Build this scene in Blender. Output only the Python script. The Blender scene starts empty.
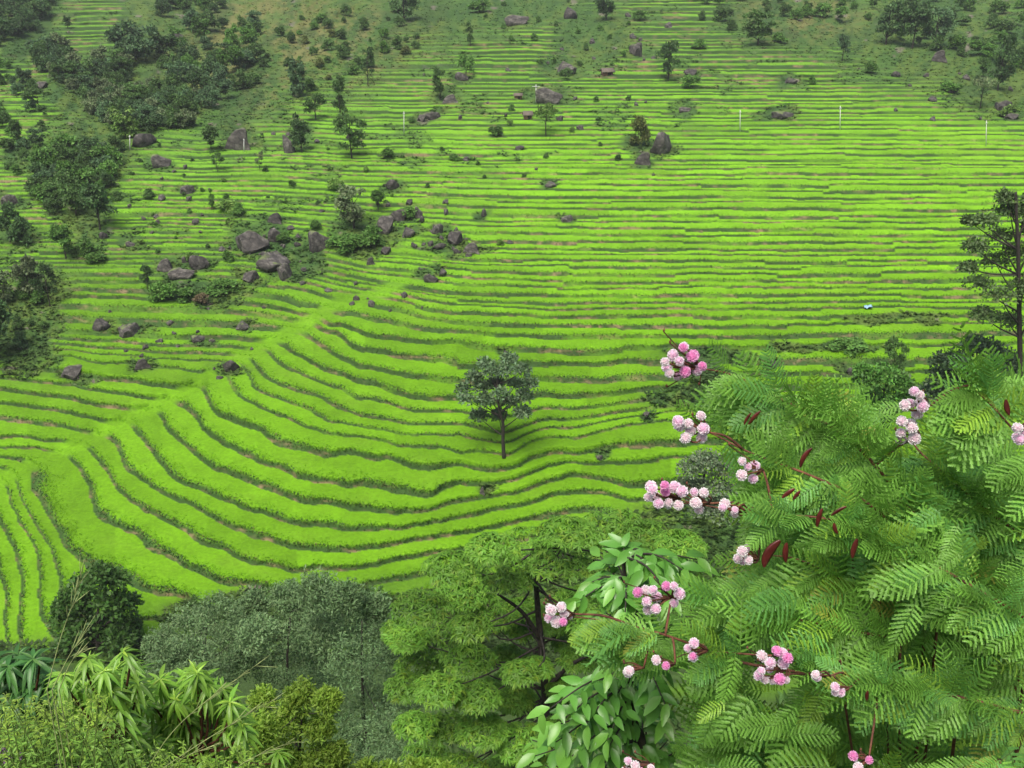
import bpy, math, random
import numpy as np

# ---------------------------------------------------------------- camera, sky, sun, exposure
scn = bpy.context.scene
F_PX, W_PX, H_PX = 1000.0, 1024, 768
SP, CP = 0.405, math.sqrt(1 - 0.405 ** 2)
cam_d = bpy.data.cameras.new('camera')
cam_d.sensor_width = 36.0
cam_d.lens = 36.0 * F_PX / W_PX
cam_d.clip_start, cam_d.clip_end = 0.1, 6000.0
cam = bpy.data.objects.new('camera', cam_d)
scn.collection.objects.link(cam)
cam.rotation_euler = (math.pi / 2 - math.asin(SP), 0, 0)
scn.camera = cam

SUN_EL, SUN_AZ = math.radians(62), math.radians(200)     # azimuth measured clockwise from +Y
world = bpy.data.worlds.new('World')
scn.world = world
world.use_nodes = True
wn = world.node_tree
bg = wn.nodes['Background']
sky = wn.nodes.new('ShaderNodeTexSky')
sky.sky_type = 'NISHITA'
sky.sun_disc = False
sky.sun_elevation = SUN_EL
sky.sun_rotation = SUN_AZ
sky.air_density = 1.0
sky.dust_density = 6.0
sky.ozone_density = 1.0
wn.links.new(sky.outputs['Color'], bg.inputs['Color'])
bg.inputs['Strength'].default_value = 0.085

sd = bpy.data.lights.new('sun', 'SUN')
sd.energy = 2.0
sd.angle = math.radians(35)
sd.color = (1.0, 0.95, 0.86)
sun = bpy.data.objects.new('sun', sd)
scn.collection.objects.link(sun)
# light travels from the sun's direction
sx, sy, sz = math.sin(SUN_AZ) * math.cos(SUN_EL), math.cos(SUN_AZ) * math.cos(SUN_EL), math.sin(SUN_EL)
from mathutils import Vector, Matrix
sun.rotation_euler = Vector((sx, sy, sz)).to_track_quat('Z', 'Y').to_euler()

vs = scn.view_settings
vs.view_transform = 'Standard'
vs.look = 'None'
vs.gamma = 1.0
vs.exposure = 1.0
vs.use_curve_mapping = False
scn.cycles.use_denoising = True
scn.cycles.max_bounces = 6
scn.cycles.diffuse_bounces = 3
scn.cycles.transmission_bounces = 3
scn.cycles.transparent_max_bounces = 4

rng = np.random.default_rng(7)
random.seed(7)

# ---------------------------------------------------------------- helpers
def lattice(seed):
    return np.random.default_rng(seed).random((256, 256))
_L = {}
def vnoise(x, y, seed=0):
    """smooth value noise in 0..1"""
    if seed not in _L:
        _L[seed] = lattice(1000 + seed)
    g = _L[seed]
    xi, yi = np.floor(x).astype(int), np.floor(y).astype(int)
    fx, fy = x - xi, y - yi
    fx = fx * fx * (3 - 2 * fx); fy = fy * fy * (3 - 2 * fy)
    a, b = g[yi & 255, xi & 255], g[yi & 255, (xi + 1) & 255]
    c, d = g[(yi + 1) & 255, xi & 255], g[(yi + 1) & 255, (xi + 1) & 255]
    return (a * (1 - fx) + b * fx) * (1 - fy) + (c * (1 - fx) + d * fx) * fy
def fbm(x, y, seed=0, oct=3):
    s, a, t = 0, 1.0, 0
    for i in range(oct):
        s = s + a * vnoise(x * 2 ** i + 17.3 * i, y * 2 ** i - 9.1 * i, seed + i); t += a; a *= .5
    return s / t
def sstep(a, b, x):
    t = np.clip((x - a) / (b - a), 0, 1)
    return t * t * (3 - 2 * t)

def mesh_np(name, verts, faces, mat=None, col=None, smooth=False):
    """faces: int array (n,4) or (n,3), or a list of such arrays"""
    if not isinstance(faces, (list, tuple)):
        faces = [faces]
    faces = [np.asarray(f, dtype=np.int32) for f in faces if len(f)]
    me = bpy.data.meshes.new(name)
    me.vertices.add(len(verts))
    me.vertices.foreach_set('co', np.asarray(verts, dtype=np.float32).ravel())
    loops = np.concatenate([f.ravel() for f in faces])
    tot = np.concatenate([np.full(len(f), f.shape[1], dtype=np.int32) for f in faces])
    start = np.concatenate([[0], np.cumsum(tot)[:-1]]).astype(np.int32)
    me.loops.add(len(loops))
    me.loops.foreach_set('vertex_index', loops)
    me.polygons.add(len(tot))
    me.polygons.foreach_set('loop_start', start)
    me.polygons.foreach_set('loop_total', tot)
    if smooth:
        me.polygons.foreach_set('use_smooth', np.ones(len(tot), dtype=bool))
    if col is not None:
        at = me.attributes.new('col', 'FLOAT_COLOR', 'POINT')
        c = np.ones((len(verts), 4), dtype=np.float32)
        c[:, :3] = col
        at.data.foreach_set('color', c.ravel())
    me.update(calc_edges=True)
    me.validate()
    if mat is not None:
        me.materials.append(mat)
    return me

def link(name, me, parent=None, loc=None):
    o = bpy.data.objects.new(name, me)
    scn.collection.objects.link(o)
    if parent is not None:
        o.parent = parent
    if loc is not None:
        o.location = loc
    return o
def thing(name, label, cat, loc=(0, 0, 0), group=None):
    o = bpy.data.objects.new(name, None)
    scn.collection.objects.link(o)
    o.location = [float(v) for v in loc]
    o.empty_display_size = .2
    tag(o, label, cat, group)
    return o
def tag(o, label, cat, group=None):
    o['label'] = label; o['category'] = cat
    if group: o['group'] = group
    return o

class Batch:
    """collects vertices, faces (quads and triangles) and colours for one mesh"""
    def __init__(s): s.v, s.q, s.t, s.c, s.n = [], [], [], [], 0
    def add(s, v, q=None, t=None, c=(1, 1, 1)):
        v = np.asarray(v, float)
        s.v.append(v)
        if q is not None and len(q): s.q.append(np.asarray(q) + s.n)
        if t is not None and len(t): s.t.append(np.asarray(t) + s.n)
        c = np.asarray(c, float)
        s.c.append(np.broadcast_to(c, (len(v), 3)))
        s.n += len(v)
        return s
    def mesh(s, name, mat, smooth=False, origin=None):
        v = np.concatenate(s.v)
        if origin is not None: v = v - np.asarray(origin)
        fs = []
        if s.q: fs.append(np.concatenate(s.q))
        if s.t: fs.append(np.concatenate(s.t))
        return mesh_np(name, v, fs, mat, np.concatenate(s.c), smooth)

def unit(v):
    return v / np.maximum(np.linalg.norm(v, axis=-1, keepdims=True), 1e-9)
def frames(d, n):
    """rotation matrices: y along d, z near n"""
    d = unit(d)
    x = unit(np.cross(d, n))
    z = np.cross(x, d)
    return np.stack([x, d, z], axis=-1)
def stamp(B, tv, tq, pos, R, size, col, tcol=None):
    """stamp a template (tv, quads tq) at each pos; col (m,3) per stamp, tcol (n,) brightness along template"""
    m, n = len(pos), len(tv)
    if m == 0: return
    size = np.broadcast_to(np.asarray(size, float), (m,)) if np.ndim(size) < 2 else size
    if np.ndim(size) == 2:
        loc = tv[None] * size[:, None, :]
    else:
        loc = tv[None] * size[:, None, None]
    v = np.einsum('mij,mnj->mni', R, loc) + pos[:, None, :]
    q = tq[None] + (np.arange(m) * n)[:, None, None]
    c = np.repeat(np.asarray(col)[:, None, :], n, axis=1)
    if tcol is not None:
        c = c * (tcol[None, :, None] if tcol.ndim == 1 else tcol[None])
    if tq.shape[1] == 4:
        B.add(v.reshape(-1, 3), q=q.reshape(-1, 4), c=c.reshape(-1, 3))
    else:
        B.add(v.reshape(-1, 3), t=q.reshape(-1, 3), c=c.reshape(-1, 3))

def tube(B, pts, radii, seg=6, col=(.1, .08, .06), wob=0.0):
    pts = np.asarray(pts, float); n = len(pts)
    radii = np.broadcast_to(np.asarray(radii, float), (n,))
    d = np.gradient(pts, axis=0); d = unit(d)
    ref = np.array([0.31, 0.17, 0.93])
    if abs(np.dot(d[0], ref)) > .9: ref = np.array([1., .1, 0])
    x = unit(np.cross(d, ref)); y = np.cross(d, x)
    a = np.arange(seg) / seg * 2 * np.pi
    ring = (np.cos(a)[None, :, None] * x[:, None] + np.sin(a)[None, :, None] * y[:, None])
    rr = radii[:, None, None] * (1 + wob * (rng.random((n, seg, 1)) - .5))
    v = pts[:, None] + ring * rr
    v = v.reshape(-1, 3)
    i = np.arange(n - 1)[:, None] * seg; j = np.arange(seg)[None]
    q = np.stack([i + j, i + (j + 1) % seg, i + seg + (j + 1) % seg, i + seg + j], -1).reshape(-1, 4)
    v = np.concatenate([v, pts[-1:], pts[:1]])
    e = len(v) - 2
    b = (n - 1) * seg
    t = np.concatenate([np.stack([b + np.arange(seg), b + (np.arange(seg) + 1) % seg, np.full(seg, e)], -1),
                        np.stack([(np.arange(seg) + 1) % seg, np.arange(seg), np.full(seg, e + 1)], -1)])
    B.add(v, q=q, t=t, c=col)
def smooth_path(pts, n=8):
    pts = np.asarray(pts, float)
    t = np.linspace(0, len(pts) - 1, (len(pts) - 1) * n + 1)
    out = []
    P = np.vstack([2 * pts[0] - pts[1], pts, 2 * pts[-1] - pts[-2]])
    for u in t:
        i = min(int(u), len(pts) - 2); f = u - i
        p0, p1, p2, p3 = P[i], P[i + 1], P[i + 2], P[i + 3]
        out.append(.5 * ((2 * p1) + (-p0 + p2) * f + (2 * p0 - 5 * p1 + 4 * p2 - p3) * f * f + (-p0 + 3 * p1 - 3 * p2 + p3) * f ** 3))
    return np.array(out)

# leaf templates: y is the length axis, z the upper side
def leaf_template(w=.28, n=4, droop=.25, fold=.05, shape=1.0):
    ys = np.linspace(0, 1, n + 1)
    V, Q = [], []
    for i, y in enumerate(ys):
        ww = w * .5 * (np.sin(np.pi * min(.97, max(.03, y ** shape)))) ** .8
        z = -droop * y * y
        V += [(-ww, y, z + fold * (ww / (w * .5))), (0, y, z), (ww, y, z + fold * (ww / (w * .5)))]
    for i in range(n):
        a = i * 3
        Q += [(a, a + 1, a + 4, a + 3), (a + 1, a + 2, a + 5, a + 4)]
    return np.array(V, float), np.array(Q)
def diamond(w=.45, cup=.08):
    return np.array([(0, 0, 0), (w / 2, .45, cup), (0, 1, -.05), (-w / 2, .45, cup)], float), np.array([(0, 1, 2, 3)])

# ---------------------------------------------------------------- materials
def new_mat(name):
    m = bpy.data.materials.new(name); m.use_nodes = True
    return m, m.node_tree.nodes, m.node_tree.links, m.node_tree.nodes['Principled BSDF']
def leaf_mat(name, rough=.5, trans=.3, spec=.3, noise=6.0, var=.25, objvar=0.0, tint=(1, 1, 1)):
    m, N, L, p = new_mat(name)
    at = N.new('ShaderNodeAttribute'); at.attribute_name = 'col'
    nz = N.new('ShaderNodeTexNoise'); nz.inputs['Scale'].default_value = noise; nz.inputs['Detail'].default_value = 3
    tc = N.new('ShaderNodeTexCoord'); L.new(tc.outputs['Object'], nz.inputs['Vector'])
    mr = N.new('ShaderNodeMapRange'); mr.inputs[1].default_value = .3; mr.inputs[2].default_value = .7
    mr.inputs[3].default_value = 1 - var; mr.inputs[4].default_value = 1 + var
    L.new(nz.outputs['Fac'], mr.inputs[0])
    mx = N.new('ShaderNodeMix'); mx.data_type = 'RGBA'; mx.blend_type = 'MULTIPLY'; mx.inputs[0].default_value = 1
    L.new(at.outputs['Color'], mx.inputs[6]); L.new(mr.outputs[0], mx.inputs[7])
    out = mx.outputs[2]
    if objvar:
        oi = N.new('ShaderNodeObjectInfo')
        r2 = N.new('ShaderNodeMapRange'); r2.inputs[3].default_value = 1 - objvar; r2.inputs[4].default_value = 1 + objvar
        L.new(oi.outputs['Random'], r2.inputs[0])
        hs = N.new('ShaderNodeHueSaturation')
        L.new(out, hs.inputs['Color']); L.new(r2.outputs[0], hs.inputs['Value'])
        out = hs.outputs['Color']
    tn = N.new('ShaderNodeMix'); tn.data_type = 'RGBA'; tn.blend_type = 'MULTIPLY'; tn.inputs[0].default_value = 1
    L.new(out, tn.inputs[6]); tn.inputs[7].default_value = (*tint, 1); out = tn.outputs[2]
    L.new(out, p.inputs['Base Color'])
    p.inputs['Roughness'].default_value = rough
    p.inputs['Specular IOR Level'].default_value = spec
    if trans:
        tr = N.new('ShaderNodeBsdfTranslucent'); L.new(out, tr.inputs['Color'])
        ms = N.new('ShaderNodeMixShader'); ms.inputs[0].default_value = trans
        L.new(p.outputs[0], ms.inputs[1]); L.new(tr.outputs[0], ms.inputs[2])
        L.new(ms.outputs[0], N['Material Output'].inputs['Surface'])
    return m
def bark_mat(name, c1, c2, scale=8):
    m, N, L, p = new_mat(name)
    nz = N.new('ShaderNodeTexNoise'); nz.inputs['Scale'].default_value = scale; nz.inputs['Detail'].default_value = 5
    tc = N.new('ShaderNodeTexCoord'); L.new(tc.outputs['Object'], nz.inputs['Vector'])
    cr = N.new('ShaderNodeValToRGB'); cr.color_ramp.elements[0].position = .35; cr.color_ramp.elements[1].position = .65
    cr.color_ramp.elements[0].color = (*c1, 1); cr.color_ramp.elements[1].color = (*c2, 1)
    L.new(nz.outputs['Fac'], cr.inputs[0]); L.new(cr.outputs[0], p.inputs['Base Color'])
    bp = N.new('ShaderNodeBump'); bp.inputs['Strength'].default_value = .5; L.new(nz.outputs['Fac'], bp.inputs['Height'])
    L.new(bp.outputs[0], p.inputs['Normal'])
    p.inputs['Roughness'].default_value = .85
    return m

M_bark = bark_mat('dark bark', (.014, .012, .010), (.045, .038, .030))
M_twig = bark_mat('red brown twig', (.06, .02, .012), (.16, .06, .03), 30)
M_rock = None
def rock_mat():
    m, N, L, p = new_mat('weathered grey rock')
    tc = N.new('ShaderNodeTexCoord')
    nz = N.new('ShaderNodeTexNoise'); nz.inputs['Scale'].default_value = 3.5; nz.inputs['Detail'].default_value = 8
    nz.inputs['Roughness'].default_value = .7
    L.new(tc.outputs['Object'], nz.inputs['Vector'])
    cr = N.new('ShaderNodeValToRGB'); e = cr.color_ramp.elements
    e[0].position = .32; e[0].color = (.015, .0145, .0135, 1); e[1].position = .70; e[1].color = (.165, .155, .140, 1)
    k = e.new(.5); k.color = (.056, .052, .048, 1)
    L.new(nz.outputs['Fac'], cr.inputs[0])
    vo = N.new('ShaderNodeTexVoronoi'); vo.feature = 'DISTANCE_TO_EDGE'; vo.inputs['Scale'].default_value = 3.2; L.new(tc.outputs['Object'], vo.inputs['Vector'])
    vr = N.new('ShaderNodeMapRange'); vr.inputs[1].default_value = 0; vr.inputs[2].default_value = .05; vr.inputs[3].default_value = .3; L.new(vo.outputs['Distance'], vr.inputs[0])
    vm = N.new('ShaderNodeMix'); vm.data_type = 'RGBA'; vm.blend_type = 'MULTIPLY'; vm.inputs[0].default_value = 1
    L.new(cr.outputs[0], vm.inputs[6]); L.new(vr.outputs[0], vm.inputs[7])
    # moss on top
    ge = N.new('ShaderNodeNewGeometry'); sx_ = N.new('ShaderNodeSeparateXYZ'); L.new(ge.outputs['Normal'], sx_.inputs[0])
    n2 = N.new('ShaderNodeTexNoise'); n2.inputs['Scale'].default_value = 2.2; L.new(tc.outputs['Object'], n2.inputs['Vector'])
    mu = N.new('ShaderNodeMath'); mu.operation = 'MULTIPLY'; L.new(sx_.outputs['Z'], mu.inputs[0]); L.new(n2.outputs['Fac'], mu.inputs[1])
    mr = N.new('ShaderNodeMapRange'); mr.inputs[1].default_value = .42; mr.inputs[2].default_value = .56; L.new(mu.outputs[0], mr.inputs[0])
    mx = N.new('ShaderNodeMix'); mx.data_type = 'RGBA'; L.new(mr.outputs[0], mx.inputs[0]); L.new(vm.outputs[2], mx.inputs[6])
    mx.inputs[7].default_value = (.09, .12, .04, 1)
    oi = N.new('ShaderNodeObjectInfo')
    r2 = N.new('ShaderNodeMapRange'); r2.inputs[3].default_value = .75; r2.inputs[4].default_value = 1.35
    L.new(oi.outputs['Random'], r2.inputs[0])
    hs = N.new('ShaderNodeHueSaturation'); L.new(mx.outputs[2], hs.inputs['Color']); L.new(r2.outputs[0], hs.inputs['Value'])
    L.new(hs.outputs[0], p.inputs['Base Color'])
    bp = N.new('ShaderNodeBump'); bp.inputs['Strength'].default_value = .8; bp.inputs['Distance'].default_value = .1
    L.new(nz.outputs['Fac'], bp.inputs['Height']); L.new(bp.outputs[0], p.inputs['Normal'])
    p.inputs['Roughness'].default_value = .9
    return m
M_rock = rock_mat()
def plain(name, c, rough=.6, metal=0.0, noise=10, amt=.2):
    m, N, L, p = new_mat(name)
    nz = N.new('ShaderNodeTexNoise'); nz.inputs['Scale'].default_value = noise; nz.inputs['Detail'].default_value = 4
    tc = N.new('ShaderNodeTexCoord'); L.new(tc.outputs['Object'], nz.inputs['Vector'])
    cr = N.new('ShaderNodeValToRGB')
    cr.color_ramp.elements[0].color = (*[v * (1 - amt) for v in c], 1); cr.color_ramp.elements[1].color = (*[min(1, v * (1 + amt)) for v in c], 1)
    cr.color_ramp.elements[0].position = .35; cr.color_ramp.elements[1].position = .65
    L.new(nz.outputs['Fac'], cr.inputs[0]); L.new(cr.outputs[0], p.inputs['Base Color'])
    p.inputs['Roughness'].default_value = rough; p.inputs['Metallic'].default_value = metal
    return m

# ---------------------------------------------------------------- the terraced hillside
def vrow(py):                      # downward slope of the sight line per unit of depth
    return SP + (np.asarray(py, float) - 384) / F_PX * CP
def ray(px, py, t):
    px, py, t = np.broadcast_arrays(np.asarray(px, float), np.asarray(py, float), np.asarray(t, float))
    u, w = (px - 512) / F_PX, (py - 384) / F_PX
    return np.stack([u * t, (CP - w * SP) * t, -(SP + w * CP) * t], -1)
def atY(px, py, Y):                # the point on a sight line at distance Y
    w = (py - 384) / F_PX
    return ray(px, py, Y / (CP - w * SP))

# elevation along a reference line straight up the slope
_q = np.linspace(-25, 1100, 2251)
_r = .40 + .22 * sstep(140, 20, _q)
_lv = np.log(vrow(_q))
_lz = np.concatenate([[0], np.cumsum(.5 * (_r[1:] + _r[:-1]) * np.diff(_lv))])
_lz += math.log(89.0) - np.interp(455, _q, _lz)
def zref(q): return -np.exp(np.interp(q, _q, _lz))
def rref(q): return np.interp(q, _q, _r)

# contour lines of the slope: (elevation key, points on that contour)
CONT = [
 (10, [(-80, 10), (200, 10), (500, 10), (800, 10), (1104, 10)]),
 (70, [(-80, 72), (60, 70), (200, 62), (350, 70), (500, 70), (700, 70), (900, 70), (1104, 70)]),
 (150, [(-80, 152), (60, 152), (200, 150), (350, 150), (500, 150), (700, 150), (900, 150), (1104, 150)]),
 (220, [(-80, 203), (60, 203), (180, 203), (300, 207), (420, 214), (540, 219), (700, 220), (900, 221), (1104, 220)]),
 (285, [(-80, 250), (60, 250), (180, 251), (290, 256), (370, 272), (450, 282), (560, 285), (700, 285), (900, 284), (1104, 282)]),
 (328, [(-80, 283), (80, 283), (200, 285), (310, 295), (360, 305), (395, 312), (427, 320), (460, 324), (560, 328), (700, 328), (900, 327), (1104, 325)]),
 (352, [(-80, 300), (80, 301), (180, 302), (270, 307), (305, 317), (330, 327), (361, 336), (393, 340), (460, 345), (509, 351), (602, 352), (700, 352), (900, 351), (1104, 350)]),
 (367, [(0, 311), (120, 313), (260, 317), (310, 325), (335, 336), (348, 347), (382, 356), (421, 363), (460, 369), (560, 367), (660, 367), (800, 365), (1104, 365)]),
 (380, [(0, 321), (120, 323), (250, 328), (300, 335), (320, 347), (335, 357), (361, 369), (393, 376), (460, 383), (540, 381), (628, 380), (750, 378)]),
 (394, [(0, 330), (120, 333), (230, 338), (275, 343), (291, 353), (312, 365), (346, 377), (372, 385), (460, 400), (540, 397), (640, 393), (750, 390)]),
 (402, [(0, 338), (120, 340), (220, 346), (262, 350), (275, 361), (299, 375), (328, 386), (356, 399), (393, 406), (460, 413), (545, 410), (640, 402)]),
 (410, [(200, 353), (245, 358), (256, 370), (270, 381), (291, 390), (320, 397), (346, 412), (382, 420), (460, 425), (545, 421), (640, 411)]),
 (416, [(0, 350), (100, 353), (200, 359), (237, 363), (247, 376), (255, 390), (304, 409), (330, 422), (367, 429), (460, 436), (545, 430), (675, 412)]),
 (425, [(0, 357), (100, 362), (152, 366), (195, 370), (220, 374), (229, 384), (244, 399), (268, 412), (304, 428), (346, 438), (398, 447), (460, 455), (509, 456), (575, 439), (675, 423), (800, 418)]),
 (446, [(0, 368), (78, 372), (129, 378), (180, 386), (200, 391), (205, 402), (216, 417), (257, 430), (270, 441), (304, 450), (351, 456), (393, 461), (460, 467), (502, 471), (575, 456), (659, 443), (800, 440)]),
 (465, [(0, 377), (78, 383), (109, 390), (146, 396), (180, 405), (195, 418), (200, 425), (226, 448), (260, 464), (304, 480), (346, 488), (393, 492), (429, 497), (480, 487), (535, 472), (572, 463), (624, 466), (800, 462)]),
 (484, [(0, 387), (44, 394), (88, 402), (135, 408), (158, 414), (164, 426), (190, 451), (216, 472), (247, 482), (270, 491), (330, 506), (400, 514), (439, 510), (483, 500), (535, 487), (567, 479), (634, 486), (800, 482)]),
 (500, [(0, 402), (22, 405), (73, 412), (110, 420), (137, 436), (160, 464), (182, 484), (219, 498), (260, 515), (307, 527), (350, 531), (419, 527), (504, 510), (556, 496), (598, 495), (634, 503), (800, 500)]),
 (515, [(0, 413), (47, 421), (91, 430), (118, 446), (126, 468), (153, 489), (190, 506), (219, 522), (260, 540), (300, 549), (342, 552), (419, 542), (520, 523), (640, 518)]),
 (530, [(-80, 430), (0, 436), (44, 440), (85, 448), (98, 462), (124, 497), (157, 520), (204, 544), (250, 564), (293, 574), (340, 571), (440, 556), (560, 538), (700, 530)]),
 (545, [(-80, 450), (0, 449), (40, 449), (66, 456), (86, 486), (95, 511), (135, 537), (168, 559), (207, 579), (253, 587), (317, 591), (440, 574), (560, 553), (700, 545)]),
 (560, [(-60, 462), (0, 459), (22, 464), (31, 493), (47, 515), (62, 544), (88, 565), (140, 590), (220, 612), (330, 614), (460, 594), (700, 562)]),
 (572, [(-40, 472), (14, 478), (20, 497), (33, 520), (50, 550), (56, 570), (60, 600), (90, 622)]),
 (585, [(-30, 480), (4, 486), (16, 515), (32, 544), (37, 584), (38, 613), (52, 636), (120, 655), (260, 658)]),
 (600, [(-40, 505), (-5, 520), (13, 551), (22, 588), (18, 632), (24, 660)]),
 (620, [(-60, 540), (-20, 570), (-8, 610), (0, 650), (10, 685)]),
 (650, [(-110, 600), (-60, 650), (-40, 690), (200, 700), (400, 690), (700, 655), (1104, 650)]),
]
cp = np.array([p for q, ps in CONT for p in ps], float)
cq = np.array([q for q, ps in CONT for p in ps], float)
_sc = 300.0
def tpsk(r2): return -np.sqrt(r2 + 4e-4)
_n = len(cp)
_A = np.zeros((_n + 3, _n + 3)); X = cp / _sc
_A[:_n, :_n] = tpsk(((X[:, None] - X[None]) ** 2).sum(-1)) + np.eye(_n) * 1.2e-3
_A[:_n, _n] = 1; _A[:_n, _n + 1:] = X; _A[_n, :_n] = 1; _A[_n + 1:, :_n] = X.T
_sol = np.linalg.solve(_A, np.concatenate([cq - cp[:, 1], [0, 0, 0]]))
GX, GY = np.arange(-100, 1128, 4.0), np.arange(-24, 720, 4.0)
_gx, _gy = np.meshgrid(GX, GY)
_pts = np.stack([_gx.ravel(), _gy.ravel()], -1) / _sc
_d = np.empty(len(_pts))
for i in range(0, len(_pts), 8000):
    c = _pts[i:i + 8000]
    _d[i:i + 8000] = tpsk(((c[:, None] - X[None]) ** 2).sum(-1)) @ _sol[:_n] + _sol[_n] + c @ _sol[_n + 1:]
QG = _d.reshape(_gx.shape) + _gy
def bil(G, px, py):
    x = np.clip((px - GX[0]) / 4.0, 0, len(GX) - 1.001); y = np.clip((py - GY[0]) / 4.0, 0, len(GY) - 1.001)
    i, j = x.astype(int), y.astype(int); fx, fy = x - i, y - j
    return (G[j, i] * (1 - fx) + G[j, i + 1] * fx) * (1 - fy) + (G[j + 1, i] * (1 - fx) + G[j + 1, i + 1] * fx) * fy

# terrace breaks
_brk = [-40.0]
_r5 = np.random.default_rng(5)
while _brk[-1] < 322:
    b = _brk[-1]
    s = np.interp(b, [0, 90, 150, 200, 330], [4.0, 4.2, 4.9, 5.8, 7.4])
    _brk.append(b + s * _r5.uniform(.68, 1.35))
_brk = [b for b in _brk if b < 322] + [328, 338, 345, 352, 367, 380, 394, 402, 410, 416, 425, 436, 446, 455, 465, 484, 500, 515, 530, 545, 560, 572, 585, 600, 612, 625, 640, 655, 670, 690, 715, 745, 780, 820, 870, 930, 1000]
BRK = np.array(_brk, float)
BRK = np.delete(BRK, np.where(np.isin(BRK, [436, 455, 345]))[0])
ZB = zref(BRK)

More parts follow.
